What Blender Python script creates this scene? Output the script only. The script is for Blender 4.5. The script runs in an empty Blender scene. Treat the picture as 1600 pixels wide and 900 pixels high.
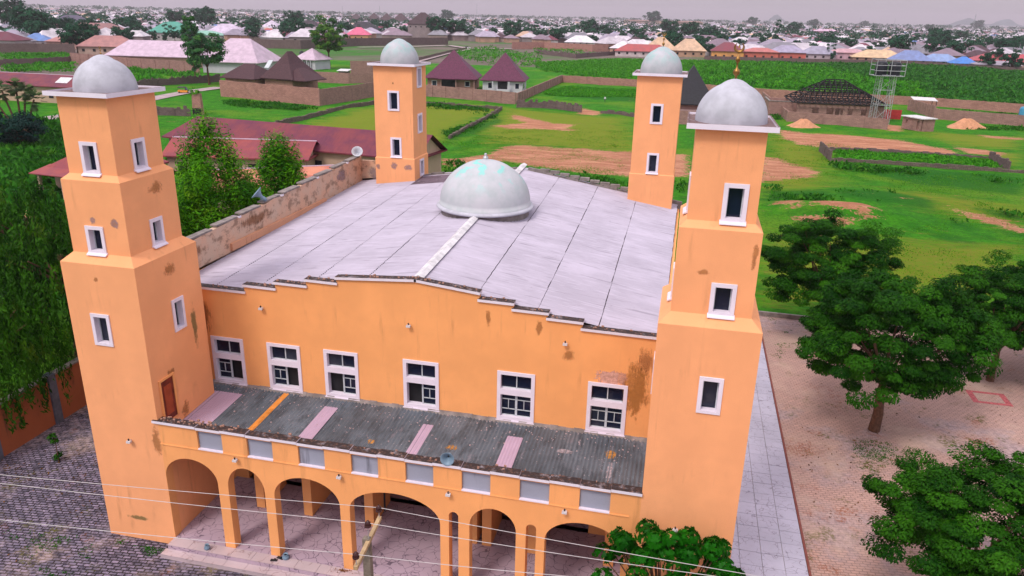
import bpy, math, random
import numpy as np
from mathutils import Vector, Matrix, noise as mnoise

# ------------------------------------------------------------------ camera, world, sun, exposure
scene = bpy.context.scene
FPX, PITCH, ROLL, YAW = 1188.856, 19.731, 1.3, -12.556
CAM = np.array([20.34, -28.893, 22.47])
_y, _p, _r = [math.radians(a) for a in (YAW, PITCH, ROLL)]
FW = np.array([math.sin(_y)*math.cos(_p), math.cos(_y)*math.cos(_p), -math.sin(_p)])
_rt = np.cross(FW, [0, 0, 1]); _rt /= np.linalg.norm(_rt); _up = np.cross(_rt, FW)
RT = _rt*math.cos(_r) + _up*math.sin(_r)
UP = _up*math.cos(_r) - _rt*math.sin(_r)
cd = bpy.data.cameras.new('camera'); cam = bpy.data.objects.new('camera', cd)
scene.collection.objects.link(cam); scene.camera = cam
cd.sensor_width = 36; cd.lens = FPX/1600*36; cd.clip_start = 0.5; cd.clip_end = 30000
cam.matrix_world = Matrix(((RT[0], UP[0], -FW[0], CAM[0]), (RT[1], UP[1], -FW[1], CAM[1]),
                           (RT[2], UP[2], -FW[2], CAM[2]), (0, 0, 0, 1)))

def at(px, py, ax, v):
    """world point seen at photo pixel (px,py) on the plane coordinate[ax]=v (survey of the place)"""
    d = FW*FPX + RT*(px-800) - UP*(py-450)
    return CAM + d*((v-CAM[ax])/d[ax])
def G(px, py, z=0.0): return at(px, py, 2, z)
def proj(P):
    d = np.asarray(P, float) - CAM; z = d @ FW
    z = np.where(z < 1, 1, z)
    return 800+FPX*(d @ RT)/z, 450-FPX*(d @ UP)/z

SUN_EL, SUN_AZ = 52, 205           # high, behind the camera and a little to its left; soft overcast light
world = bpy.data.worlds.new('World'); scene.world = world; world.use_nodes = True
wn = world.node_tree; wn.nodes.clear(); L = wn.links.new
def wnode(t, **k):
    n = wn.nodes.new(t)
    for a, b in k.items(): setattr(n, a, b)
    return n
sky = wnode('ShaderNodeTexSky', sky_type='NISHITA', sun_disc=False)
sky.sun_elevation = math.radians(SUN_EL); sky.sun_rotation = math.radians(SUN_AZ)
sky.dust_density = 4; sky.altitude = 600
bg1 = wnode('ShaderNodeBackground'); bg1.inputs[1].default_value = 0.05
L(sky.outputs[0], bg1.inputs[0])
# overcast veil: three times brighter overhead than at the horizon, as cloudy skies are
tc = wnode('ShaderNodeTexCoord'); sep = wnode('ShaderNodeSeparateXYZ'); L(tc.outputs['Generated'], sep.inputs[0])
ramp = wnode('ShaderNodeValToRGB'); L(sep.outputs[2], ramp.inputs[0])
ce = ramp.color_ramp
ce.elements[0].position = 0.0; ce.elements[0].color = (0.365, 0.305, 0.360, 1)
ce.elements[1].position = 1.0; ce.elements[1].color = (1.35, 1.24, 1.28, 1)
e = ce.elements.new(0.10); e.color = (0.30, 0.245, 0.300, 1)
e = ce.elements.new(0.30); e.color = (0.55, 0.50, 0.56, 1)
nz = wnode('ShaderNodeTexNoise'); nz.inputs['Scale'].default_value = 2.2; nz.inputs['Detail'].default_value = 4
L(tc.outputs['Generated'], nz.inputs['Vector'])
mr = wnode('ShaderNodeMapRange'); mr.inputs[3].default_value = 0.93; mr.inputs[4].default_value = 1.07
L(nz.outputs['Fac'], mr.inputs[0])
mul = wnode('ShaderNodeVectorMath', operation='SCALE'); L(ramp.outputs[0], mul.inputs[0]); L(mr.outputs[0], mul.inputs['Scale'])
bg2 = wnode('ShaderNodeBackground'); L(mul.outputs[0], bg2.inputs[0]); bg2.inputs[1].default_value = 0.9
add = wnode('ShaderNodeAddShader'); L(bg1.outputs[0], add.inputs[0]); L(bg2.outputs[0], add.inputs[1])
out = wnode('ShaderNodeOutputWorld'); L(add.outputs[0], out.inputs[0])

sl = bpy.data.lights.new('sun', 'SUN'); sl.energy = 1.5; sl.angle = math.radians(14); sl.color = (1, .93, .86)
so = bpy.data.objects.new('sun', sl); scene.collection.objects.link(so)
sd = Vector((math.sin(math.radians(SUN_AZ))*math.cos(math.radians(SUN_EL)),
             math.cos(math.radians(SUN_AZ))*math.cos(math.radians(SUN_EL)), math.sin(math.radians(SUN_EL))))
so.rotation_euler = sd.to_track_quat('Z', 'Y').to_euler()
so.location = (0, -60, 80)
scene.view_settings.view_transform = 'Standard'; scene.view_settings.look = 'None'
scene.view_settings.exposure = 0.30; scene.view_settings.gamma = 1
scene.render.engine = 'CYCLES'
scene.cycles.max_bounces = 6; scene.cycles.diffuse_bounces = 3; scene.cycles.transparent_max_bounces = 12

rng = np.random.default_rng(11); random.seed(5)
COL = scene.collection

# ------------------------------------------------------------------ helpers: objects
def fast_mesh(name, V, F):
    V = np.asarray(V, np.float32); F = np.asarray(F, np.int32)
    me = bpy.data.meshes.new(name); n, k = F.shape
    me.vertices.add(len(V)); me.vertices.foreach_set('co', V.ravel())
    me.loops.add(n*k); me.loops.foreach_set('vertex_index', F.ravel())
    me.polygons.add(n); me.polygons.foreach_set('loop_start', np.arange(0, n*k, k, dtype=np.int32))
    me.update(calc_edges=True); return me
def link(name, me, mat=None, parent=None):
    o = bpy.data.objects.new(name, me); COL.objects.link(o)
    if mat is not None and me is not None and not me.materials: me.materials.append(mat)
    if parent is not None: o.parent = parent
    return o
def tag(o, label=None, cat=None, group=None, kind=None):
    if label: o['label'] = label
    if cat: o['category'] = cat
    if group: o['group'] = group
    if kind: o['kind'] = kind
    return o
def empty(name, loc, label, cat, rz=0, group=None):
    o = bpy.data.objects.new(name, None); COL.objects.link(o); o.empty_display_size = .3
    o.location = loc; o.rotation_euler = (0, 0, rz)
    return tag(o, label, cat, group)

class MB:
    def __init__(s): s.v = []; s.f = []
    def poly(s, pts):
        b = len(s.v); s.v += [tuple(p) for p in pts]; s.f.append(tuple(range(b, b+len(pts)))); return s
    def hexa(s, c):      # c: 8 corners, bottom 4 ccw then top 4
        b = len(s.v); s.v += [tuple(p) for p in c]
        for f in ((3, 2, 1, 0), (4, 5, 6, 7), (0, 1, 5, 4), (1, 2, 6, 5), (2, 3, 7, 6), (3, 0, 4, 7)):
            s.f.append(tuple(b+i for i in f))
        return s
    def box(s, x0, y0, z0, x1, y1, z1):
        return s.hexa([(x0, y0, z0), (x1, y0, z0), (x1, y1, z0), (x0, y1, z0), (x0, y0, z1), (x1, y0, z1), (x1, y1, z1), (x0, y1, z1)])
    def obox(s, o, u, n, ua, ub, va, vb, na, nb):   # box in a wall frame: u along, z up, n outward
        o = np.array(o, float); u = np.array(u, float); n = np.array(n, float); z = np.array([0, 0, 1.])
        P = lambda a, b, c: o+u*a+z*b+n*c
        return s.hexa([P(ua, va, nb), P(ub, va, nb), P(ub, va, na), P(ua, va, na), P(ua, vb, nb), P(ub, vb, nb), P(ub, vb, na), P(ua, vb, na)])
    def frus(s, x0, y0, x1, y1, z0, z1, i):         # frustum, inset i at top
        return s.hexa([(x0, y0, z0), (x1, y0, z0), (x1, y1, z0), (x0, y1, z0), (x0+i, y0+i, z1), (x1-i, y0+i, z1), (x1-i, y1-i, z1), (x0+i, y1-i, z1)])
    def tube(s, p, q, r0, r1=None, n=8, cap=True):
        r1 = r0 if r1 is None else r1
        p = Vector(p); q = Vector(q); d = (q-p).normalized(); a = d.orthogonal().normalized(); c = d.cross(a)
        b = len(s.v)
        for P, r in ((p, r0), (q, r1)):
            for k in range(n):
                t = 2*math.pi*k/n; w = P+a*(r*math.cos(t))+c*(r*math.sin(t)); s.v.append(tuple(w))
        for k in range(n): s.f.append((b+k, b+(k+1) % n, b+n+(k+1) % n, b+n+k))
        if cap: s.f.append(tuple(b+n-1-k for k in range(n))); s.f.append(tuple(b+n+k for k in range(n)))
        return s
    def lathe(s, o, prof, n=32):                    # prof: (r,z)
        b = len(s.v)
        for r, z in prof:
            for k in range(n):
                t = 2*math.pi*k/n; s.v.append((o[0]+r*math.cos(t), o[1]+r*math.sin(t), o[2]+z))
        for j in range(len(prof)-1):
            for k in range(n):
                s.f.append((b+j*n+k, b+j*n+(k+1) % n, b+(j+1)*n+(k+1) % n, b+(j+1)*n+k))
        return s
    def wall(s, o, u, n, W, H, holes, depth):
        o = np.array(o, float); u = np.array(u, float); n = np.array(n, float); z = np.array([0, 0, 1.])
        us = sorted({0, W} | {h[0] for h in holes} | {h[2] for h in holes})
        vs = sorted({0, H} | {h[1] for h in holes} | {h[3] for h in holes})
        for a, b in zip(us, us[1:]):
            for c, d in zip(vs, vs[1:]):
                if any(h[0] <= (a+b)/2 <= h[2] and h[1] <= (c+d)/2 <= h[3] for h in holes): continue
                s.poly([o+u*a+z*c, o+u*b+z*c, o+u*b+z*d, o+u*a+z*d])
        for a, c, b, d in holes:
            i = -n*depth
            for (p, q) in (((a, c), (b, c)), ((b, c), (b, d)), ((b, d), (a, d)), ((a, d), (a, c))):
                P = o+u*p[0]+z*p[1]; Q = o+u*q[0]+z*q[1]
                s.poly([P, P+i, Q+i, Q])
        return s
    def build(s, name, mat, parent=None, smooth=False, loc=None):
        me = bpy.data.meshes.new(name); me.from_pydata(s.v, [], s.f)
        if smooth: me.polygons.foreach_set('use_smooth', [True]*len(me.polygons))
        o = link(name, me, mat, parent)
        if loc is not None: o.location = loc
        return o

# ------------------------------------------------------------------ helpers: materials
def srgb(r, g, b): return tuple(((c/255)/12.92 if c <= 10 else (((c/255)+.055)/1.055)**2.4) for c in (r, g, b))
class NT:
    def __init__(s, name):
        s.m = bpy.data.materials.new(name); s.m.use_nodes = True; s.t = s.m.node_tree; s.b = s.t.nodes['Principled BSDF']
        s.b.inputs['Specular IOR Level'].default_value = .3
        s.co = s.n('ShaderNodeTexCoord').outputs['Object']
    def n(s, t, **k):
        n = s.t.nodes.new(t)
        for a, b in k.items(): setattr(n, a, b)
        return n
    def l(s, a, b): s.t.links.new(a, b)
    def noise(s, scale, detail=4, rough=.55, vec=None, stretch=None):
        v = vec or s.co
        if stretch:
            mp = s.n('ShaderNodeMapping'); s.l(v, mp.inputs[0]); mp.inputs['Scale'].default_value = stretch; v = mp.outputs[0]
        n = s.n('ShaderNodeTexNoise'); n.inputs['Scale'].default_value = scale; n.inputs['Detail'].default_value = detail
        n.inputs['Roughness'].default_value = rough; s.l(v, n.inputs['Vector']); return n.outputs['Fac']
    def rng(s, v, a, b, c=0, d=1, smooth=True):
        n = s.n('ShaderNodeMapRange'); n.interpolation_type = 'SMOOTHSTEP' if smooth else 'LINEAR'
        s.l(v, n.inputs[0])
        for i, x in zip((1, 2, 3, 4), (a, b, c, d)): n.inputs[i].default_value = x
        return n.outputs[0]
    def math(s, op, a, b=None):
        n = s.n('ShaderNodeMath', operation=op)
        for i, x in enumerate((a, b)):
            if x is None: continue
            if isinstance(x, (int, float)): n.inputs[i].default_value = x
            else: s.l(x, n.inputs[i])
        return n.outputs[0]
    def mix(s, f, a, b, mode='MIX'):
        n = s.n('ShaderNodeMix', data_type='RGBA', blend_type=mode)
        for i, x in ((0, f), (6, a), (7, b)):
            if isinstance(x, (int, float)): n.inputs[i].default_value = x
            elif isinstance(x, tuple): n.inputs[i].default_value = (*x[:3], 1)
            else: s.l(x, n.inputs[i])
        return n.outputs[2]
    def bump(s, h, strength, dist=.02):
        n = s.n('ShaderNodeBump'); n.inputs['Strength'].default_value = strength; n.inputs['Distance'].default_value = dist
        s.l(h, n.inputs['Height']); s.l(n.outputs[0], s.b.inputs['Normal'])
    def col(s, c, rough=.8):
        if isinstance(c, tuple): s.b.inputs['Base Color'].default_value = (*c[:3], 1)
        else: s.l(c, s.b.inputs['Base Color'])
        s.b.inputs['Roughness'].default_value = rough; return s.m

def vary(c, k): return tuple(min(1, x*k) for x in c)
def m_plaster(name, c, stain=(.30, .13, .05), amt=.25):
    t = NT(name)
    big = t.noise(.55, 5, .6); x = t.mix(t.rng(big, .3, .75), vary(c, .92), vary(c, 1.05))
    st = t.noise(1.3, 6, .65, stretch=(1, 1, .28)); x = t.mix(t.math('MULTIPLY', t.rng(st, .60, .78), amt), x, stain)
    sp = t.noise(5, 4, .7); x = t.mix(t.math('MULTIPLY', t.rng(sp, .72, .80), amt*.8), x, vary(stain, .7))
    dr = t.noise(2.4, 4, .6, stretch=(1, 1, .10)); x = t.mix(t.math('MULTIPLY', t.rng(dr, .56, .74), t.rng(big, .40, .60, 0, amt*1.5)), x, stain)
    x = t.mix(t.rng(t.noise(.22, 4, .6), .45, .65, 0, .35), x, vary(c, .90))
    f = t.noise(38, 3, .6); x = t.mix(t.rng(f, .35, .65, 0, .12), x, vary(c, .72))
    t.bump(t.noise(22, 4, .7), .5, .015); return t.col(x, .85)
def m_simple(name, c, rough=.7, scale=3, amt=.15, metal=0, bump=.1):
    t = NT(name); x = t.mix(t.rng(t.noise(scale, 5, .6), .3, .7), vary(c, 1-amt), vary(c, 1+amt))
    if bump: t.bump(t.noise(scale*6, 3), bump, .01)
    t.b.inputs['Metallic'].default_value = metal; return t.col(x, rough)
def m_trim(name, c, dirt=(.10, .08, .08), topdirt=False):
    t = NT(name); x = t.mix(t.rng(t.noise(2, 5, .6), .35, .75, 0, .25), c, vary(c, .7))
    if topdirt:
        g = t.n('ShaderNodeNewGeometry'); s = t.n('ShaderNodeSeparateXYZ'); t.l(g.outputs['Normal'], s.inputs[0])
        m = t.math('MULTIPLY', t.rng(s.outputs[2], .5, .8), t.rng(t.noise(3.5, 6, .7), .30, .48, .72, 1))
        x = t.mix(m, x, t.mix(t.rng(t.noise(9, 4, .7), .5, .68), dirt, (.16, .08, .055)))
    return t.col(x, .75)

WHITE = (.78, .70, .80)
M = {}
M['facade'] = m_plaster('facade_plaster', (.92, .400, .145), amt=.26)
M['tower'] = m_plaster('minaret_plaster', (.92, .405, .185), amt=.26)
M['trim'] = m_trim('white_window_trim', WHITE)
M['coping'] = m_trim('mouldy_white_coping', (.76, .70, .78), (.030, .020, .020), True)
M['dome'] = m_simple('pale_dome_paint', (.44, .44, .50), .7, 1.6, .14, bump=.15)
t = NT('flaking_dome_paint')
x = t.mix(t.rng(t.noise(1.1, 6, .65), .3, .7), (.40, .44, .46), (.50, .50, .54))
d = t.n('ShaderNodeSeparateXYZ'); t.l(t.co, d.inputs[0])
topm = t.rng(d.outputs[2], .8, 2.5); x = t.mix(t.math('MULTIPLY', t.rng(t.noise(1.6, 5, .6, stretch=(1, 1, .45)), .535, .60), topm), x, (.24, .58, .54))
x = t.mix(t.rng(t.noise(4, 6, .7), .66, .75, 0, .6), x, (.25, .24, .27)); M['dome_main'] = t.col(x, .6)
t = NT('green_tinged_dome_paint'); d = t.n('ShaderNodeSeparateXYZ'); t.l(t.co, d.inputs[0])
x = t.mix(t.rng(t.noise(1.5, 5), .3, .7), (.36, .39, .42), (.46, .46, .50))
x = t.mix(t.math('MULTIPLY', t.rng(t.noise(2, 4), .42, .6), t.rng(d.outputs[2], .4, 1.2, 0, .6)), x, (.26, .48, .46)); M['dome_back'] = t.col(x, .6)
t = NT('dark_window_glass'); oi = t.n('ShaderNodeObjectInfo').outputs['Random']
x = t.mix(t.rng(oi, .55, 1, 0, .9), (.006, .010, .028), (.030, .036, .055)); x = t.mix(t.rng(t.noise(1.5, 4, .7), .5, .7, 0, .5), x, (.05, .05, .065)); M['glass'] = t.col(x, .14)
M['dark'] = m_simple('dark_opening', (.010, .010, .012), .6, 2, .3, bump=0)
M['sash'] = m_simple('aluminium_sash', (.55, .58, .62), .45, 4, .1)
M['grey_panel'] = m_plaster('bare_grey_panel', (.33, .34, .42), (.10, .10, .12), .5)
M['door'] = m_simple('red_brown_door', (.17, .025, .012), .5, 4, .3)
M['slab'] = m_trim('white_slab_edge', (.78, .72, .82), (.16, .10, .10), True)
M['brass'] = m_simple('tarnished_brass', (.30, .16, .05), .35, 6, .3, .8)
M['steel'] = m_simple('galvanised_steel', (.45, .46, .48), .45, 4, .15, .6)
M['horn'] = m_simple('blue_grey_horn', (.17, .25, .33), .4, 4, .15)
M['horn_w'] = m_simple('pale_grey_horn', (.50, .52, .58), .4, 4, .15)
M['lampw'] = m_simple('white_lamp_casing', (.62, .58, .60), .5, 6, .2)
M['wood'] = m_simple('weathered_wood', (.42, .29, .16), .8, 3, .25)
M['concrete'] = m_simple('weathered_concrete', (.22, .19, .18), .9, 2, .3)
M['ceramic'] = m_simple('brown_ceramic', (.045, .015, .015), .2, 3, .2)
M['wire'] = m_simple('bare_aluminium_wire', (.50, .47, .47), .5, 3, .1)
M['black'] = m_simple('black_rubber', (.02, .02, .024), .5, 5, .2)
M['trunk'] = m_simple('brown_bark', (.11, .055, .035), .95, 5, .35, bump=.6)

def m_roofsheet(name, c, speck=None, amt=.12, axis=0, rust=None):
    t = NT(name); g = t.n('ShaderNodeNewGeometry').outputs['Position']
    x = t.mix(t.rng(t.noise(.35, 5, .6, vec=g), .3, .7), vary(c, 1-amt), vary(c, 1+amt))
    oi = t.n('ShaderNodeObjectInfo').outputs['Random']; x = t.mix(t.rng(oi, 0, 1, 0, .4, False), x, vary(c, .80))
    sc = (1, 12, 1) if axis == 0 else (12, 1, 1)
    x = t.mix(t.rng(t.noise(1.1, 4, .6, vec=g, stretch=sc), .52, .72, 0, .30), x, vary(c, .62))
    x = t.mix(t.rng(t.noise(2.6, 6, .7, vec=g), .68, .76, 0, .5), x, vary(c, .35))
    if axis == 0:
        ln = t.noise(1.0, 3, .6, vec=g, stretch=(.45, 9, 1)); x = t.mix(t.rng(ln, .60, .66, 0, .45), x, vary(c, .42))  # dark and pale streaks paint the shading of fine ribs and wrinkles
        ln2 = t.noise(1.0, 2, .5, vec=g, stretch=(.7, 16, 1)); x = t.mix(t.rng(ln2, .58, .64, 0, .30), x, vary(c, 1.35))
        x = t.mix(t.rng(t.noise(7, 3, .8, vec=g), .70, .74, 0, .7), x, (.08, .06, .07))
    if rust: x = t.mix(t.rng(t.noise(.8, 6, .65, vec=g), .45, .65), x, rust)
    if speck:
        x = t.mix(t.rng(t.noise(.9, 6, .75, vec=g, stretch=(2.5, .8, 1)), .46, .62, 0, .75), x, vary(c, .45)); x = t.mix(t.rng(t.noise(1.3, 5, .7, vec=g, stretch=(3, .6, 1)), .60, .70, 0, .5), x, (.26, .22, .25))
        x = t.mix(t.rng(t.noise(4.5, 6, .8, vec=g), .62, .68), x, speck)
        x = t.mix(t.rng(t.noise(11, 3, .7, vec=g), .68, .71), x, (.75, .65, .7))
    return t.col(x, .55)
M['sheet'] = m_roofsheet('lilac_roofing_sheet', (.425, .385, .470), axis=0)
M['sheet_dark'] = m_roofsheet('weathered_grey_sheet', (.115, .135, .16), (.34, .26, .28), .35, 1)
M['sheet_pink'] = m_roofsheet('pale_pink_sheet', (.46, .33, .44), amt=.1, axis=1)
M['sheet_orange'] = m_roofsheet('peeling_orange_paint', (.72, .27, .05), (.1, .08, .08), .2, 1)
M['sheet_clear'] = m_roofsheet('grimy_clear_sheet', (.14, .10, .13), (.25, .22, .27), .3, 0)
M['ridge'] = m_simple('pale_ridge_flashing', (.60, .58, .60), .6, 2, .2)
t = NT('stained_parapet_plaster')
x = t.mix(t.rng(t.noise(.8, 5, .6), .3, .7), (.62, .37, .25), (.55, .40, .30))
x = t.mix(t.rng(t.noise(1.2, 6, .7, stretch=(1, 1, 1.6)), .5, .62, 0, .8), x, (.24, .15, .10))
x = t.mix(t.rng(t.noise(3, 6, .75), .6, .7, 0, .7), x, (.13, .10, .09)); t.bump(t.noise(8, 5), .4, .02); M['parapet'] = t.col(x, .9)

def m_marble(name, c, vein, vs=1.6, lo=.44):
    t = NT(name); g = t.n('ShaderNodeNewGeometry').outputs['Position']
    x = t.mix(t.rng(t.noise(.35, 5, .6, vec=g), .35, .7), vary(c, .82), c)
    oi = t.n('ShaderNodeObjectInfo').outputs['Random']; x = t.mix(t.rng(oi, 0, 1, 0, .18, False), x, vary(c, .75))
    v = t.n('ShaderNodeTexVoronoi', feature='DISTANCE_TO_EDGE'); v.inputs['Scale'].default_value = vs
    d = t.n('ShaderNodeTexNoise'); d.inputs['Scale'].default_value = 1.2; t.l(g, d.inputs['Vector'])
    a = t.n('ShaderNodeVectorMath', operation='ADD'); t.l(g, a.inputs[0]); t.l(d.outputs['Color'], a.inputs[1])
    t.l(a.outputs[0], v.inputs['Vector'])
    brk = t.rng(t.noise(1.7, 3, .6, vec=g), lo, lo+.12)
    m = t.math('MULTIPLY', t.rng(v.outputs['Distance'], .008, .036, 1, 0), brk)
    x = t.mix(t.math('MULTIPLY', m, .75), x, vein)
    x = t.mix(t.rng(t.noise(5, 4, .7, vec=g), .66, .75, 0, .5), x, vary(vein, 1.6)); return t.col(x, .35)
M['floor'] = m_marble('cracked_marble_mosaic', (.50, .37, .45), (.06, .04, .07), 2.2, .33)
M['tile'] = m_marble('pale_marble_tile', (.50, .48, .60), (.17, .14, .19), 2.6, .42)
M['step'] = m_marble('pinkish_marble_step', (.56, .44, .46), (.30, .20, .20), 1.2)

def m_blocks(name, c, mortar, bw=.46, bh=.23, rough=.95, soot=None, amt=.35):
    t = NT(name); s = t.n('ShaderNodeSeparateXYZ'); t.l(t.co, s.inputs[0])
    cb = t.n('ShaderNodeCombineXYZ'); t.l(t.math('ADD', s.outputs[0], s.outputs[1]), cb.inputs[0]); t.l(s.outputs[2], cb.inputs[1])
    b = t.n('ShaderNodeTexBrick'); t.l(cb.outputs[0], b.inputs['Vector']); b.inputs['Scale'].default_value = 1
    b.inputs['Brick Width'].default_value = bw; b.inputs['Row Height'].default_value = bh; b.inputs['Mortar Size'].default_value = .02
    b.inputs['Color1'].default_value = (*vary(c, 1.1), 1); b.inputs['Color2'].default_value = (*vary(c, .8), 1); b.inputs['Mortar'].default_value = (*mortar, 1)
    x = t.mix(t.rng(t.noise(.5, 5, .65), .42, .68, 0, amt), b.outputs['Color'], soot or vary(c, .4))
    x = t.mix(t.rng(t.noise(2.2, 5, .7), .60, .70, 0, .5), x, vary(c, .45))
    t.bump(b.outputs['Fac'], -.3, .01); return t.col(x, rough)
M['block'] = m_blocks('sandcrete_blocks', (.36, .20, .17), (.22, .14, .13))
M['block_grey'] = m_blocks('dark_old_blocks', (.17, .115, .11), (.09, .07, .07))
M['mud'] = m_blocks('pink_mud_blocks', (.42, .21, .17), (.25, .14, .12))
M['stone'] = m_blocks('rough_stone', (.16, .115, .10), (.05, .06, .03), .5, .3)
M['white_wall'] = m_plaster('white_house_plaster', (.55, .53, .58), (.2, .18, .2), .3)
M['cream_wall'] = m_plaster('cream_house_plaster', (.50, .34, .25), (.2, .13, .1), .4)
M['perimeter'] = m_plaster('orange_perimeter_plaster', (.36, .11, .045), (.08, .045, .03), .8)
M['pilaster'] = m_simple('grey_blue_pilaster', (.10, .11, .15), .9, 2, .3)
M['sand'] = m_simple('heaped_sand', (.52, .25, .14), .95, 1.5, .15, bump=.5)
M['timber'] = m_simple('dark_roof_timber', (.018, .016, .018), .9, 3, .3)
M['tank'] = m_simple('black_plastic_tank', (.008, .010, .016), .4, 2, .3)
M['red'] = m_simple('red_sheet_gate', (.42, .03, .03), .6, 2, .2)

def m_tileroof(name, c, s=.35, amt=.25):
    t = NT(name)
    sx = t.n('ShaderNodeSeparateXYZ'); t.l(t.co, sx.inputs[0])
    w = t.math('FRACT', t.math('MULTIPLY', sx.outputs[2], 1/s))
    x = t.mix(t.rng(t.noise(2.5, 5, .65), .35, .65), vary(c, 1-amt), vary(c, 1+amt))
    x = t.mix(t.rng(w, .0, .35, .45, 0), x, vary(c, .45)); t.bump(w, .5, .03); return t.col(x, .6)
M['roof_maroon'] = m_tileroof('maroon_tile_roof', (.105, .020, .055))
M['roof_brown'] = m_tileroof('dark_brown_tile_roof', (.060, .022, .028))
M['roof_black'] = m_tileroof('black_tile_roof', (.012, .012, .018))
def m_rusty(name, c1, c2, axis=0):
    t = NT(name); x = t.mix(t.rng(t.noise(.35, 5, .65), .35, .62), c1, c2)
    sc = (9, .5, .5) if axis == 0 else (.5, 9, .5)
    x = t.mix(t.rng(t.noise(1.0, 4, .6, stretch=sc), .5, .7, 0, .45), x, vary(c1, .5))
    x = t.mix(t.rng(t.noise(2.5, 6, .8, stretch=sc), .67, .72), x, (.55, .40, .38)); return t.col(x, .6)
M['roof_rust'] = m_rusty('rusty_maroon_sheets', (.125, .022, .050), (.19, .035, .045))
M['roof_red'] = m_rusty('rusty_red_sheets', (.30, .060, .055), (.22, .045, .06))
M['roof_orange'] = m_rusty('rusty_orange_sheets', (.58, .22, .13), (.42, .12, .09), 1)
M['roof_pink'] = m_simple('pale_pink_roof_sheets', (.50, .38, .47), .6, .5, .14)

def m_objcol(name, rough=.7, use_attr=False):
    t = NT(name)
    if use_attr:
        a = t.n('ShaderNodeAttribute', attribute_name='tint'); c = a.outputs['Color']
    else: c = t.n('ShaderNodeObjectInfo').outputs['Color']
    x = t.mix(t.rng(t.noise(.35, 4, .6), .3, .7, 0, .35), c, (0.1, .08, .09)); return t.col(x, rough)
M['town_roof'] = m_objcol('town_roof'); M['town_wall'] = m_objcol('town_wall'); M['town_far'] = m_objcol('town_far', use_attr=True)

def m_leaf(name, c1, c2, c3=None, rough=.55):
    t = NT(name); a = t.n('ShaderNodeAttribute', attribute_name='clump').outputs['Fac']
    x = t.mix(a, c1, c2); oi = t.n('ShaderNodeObjectInfo').outputs['Random']
    x = t.mix(t.rng(oi, 0, 1, 0, .25, False), x, vary(c1, .7))
    if c3: x = t.mix(t.rng(t.noise(.5, 3), .55, .7, 0, .6), x, c3)
    t.col(x, rough); t.b.inputs['Specular IOR Level'].default_value = .06
    tr = t.n('ShaderNodeBsdfTranslucent'); t.l(x, tr.inputs[0]); mx = t.n('ShaderNodeMixShader'); mx.inputs[0].default_value = .25
    o = t.t.nodes['Material Output']; t.l(t.b.outputs[0], mx.inputs[1]); t.l(tr.outputs[0], mx.inputs[2]); t.l(mx.outputs[0], o.inputs[0]); return t.m
M['leaf_neem'] = m_leaf('neem_leaves', (.004, .040, .002), (.042, .175, .006))
M['leaf_bright'] = m_leaf('bright_leaves', (.016, .11, .003), (.13, .40, .006), (.19, .33, .01))
M['leaf_hang'] = m_leaf('hanging_leaves', (.004, .026, .002), (.045, .165, .005), (.09, .15, .008))
M['leaf_broad'] = m_leaf('glossy_broad_leaves', (.003, .05, .002), (.014, .15, .004), rough=.4)
M['leaf_far'] = m_leaf('far_tree_leaves', (.008, .055, .028), (.022, .105, .045))
M['leaf_mid'] = m_leaf('mid_tree_leaves', (.018, .10, .035), (.07, .20, .03))
M['crop'] = m_leaf('crop_leaves', (.020, .16, .006), (.085, .36, .010), (.13, .32, .012))
M['crop_dark'] = m_leaf('dark_crop_leaves', (.012, .095, .012), (.045, .215, .014), (.08, .20, .010))
M['weed'] = m_leaf('weeds', (.009, .085, .004), (.042, .20, .007), (.08, .20, .008))

# ------------------------------------------------------------------ ground
def in_poly(P, poly):
    x, y = P[:, 0], P[:, 1]; ins = np.zeros(len(P), bool); n = len(poly)
    for i in range(n):
        x0, y0 = poly[i]; x1, y1 = poly[(i+1) % n]
        if y0 == y1: continue
        c = ((y0 > y) != (y1 > y)) & (x < (x1-x0)*(y-y0)/(y1-y0)+x0); ins ^= c
    return ins
def dist_poly(P, poly):
    d = np.full(len(P), 1e9); n = len(poly)
    for i in range(n):
        a = np.array(poly[i], float); b = np.array(poly[(i+1) % n], float); ab = b-a
        t = np.clip(((P-a) @ ab)/max(ab @ ab, 1e-9), 0, 1); q = a+t[:, None]*ab
        d = np.minimum(d, np.hypot(*(P-q).T))
    return np.where(in_poly(P, poly), -d, d)
def wp(pts, z=0): return [tuple(G(px, py, z)[:2]) for px, py in pts]
def mask(P, polys, soft):
    m = np.zeros(len(P))
    for pts in polys: m = np.maximum(m, np.clip(.5-dist_poly(P, wp(pts))/(2*soft), 0, 1))
    return m
X0, X1, Y0, Y1, ST = -175., 175., -45., 330., 1.0
gx = np.arange(X0, X1+ST, ST); gy = np.arange(Y0, Y1+ST, ST)
GX, GY = np.meshgrid(gx, gy); P2 = np.c_[GX.ravel(), GY.ravel()]; nx, ny = len(gx), len(gy)
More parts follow.
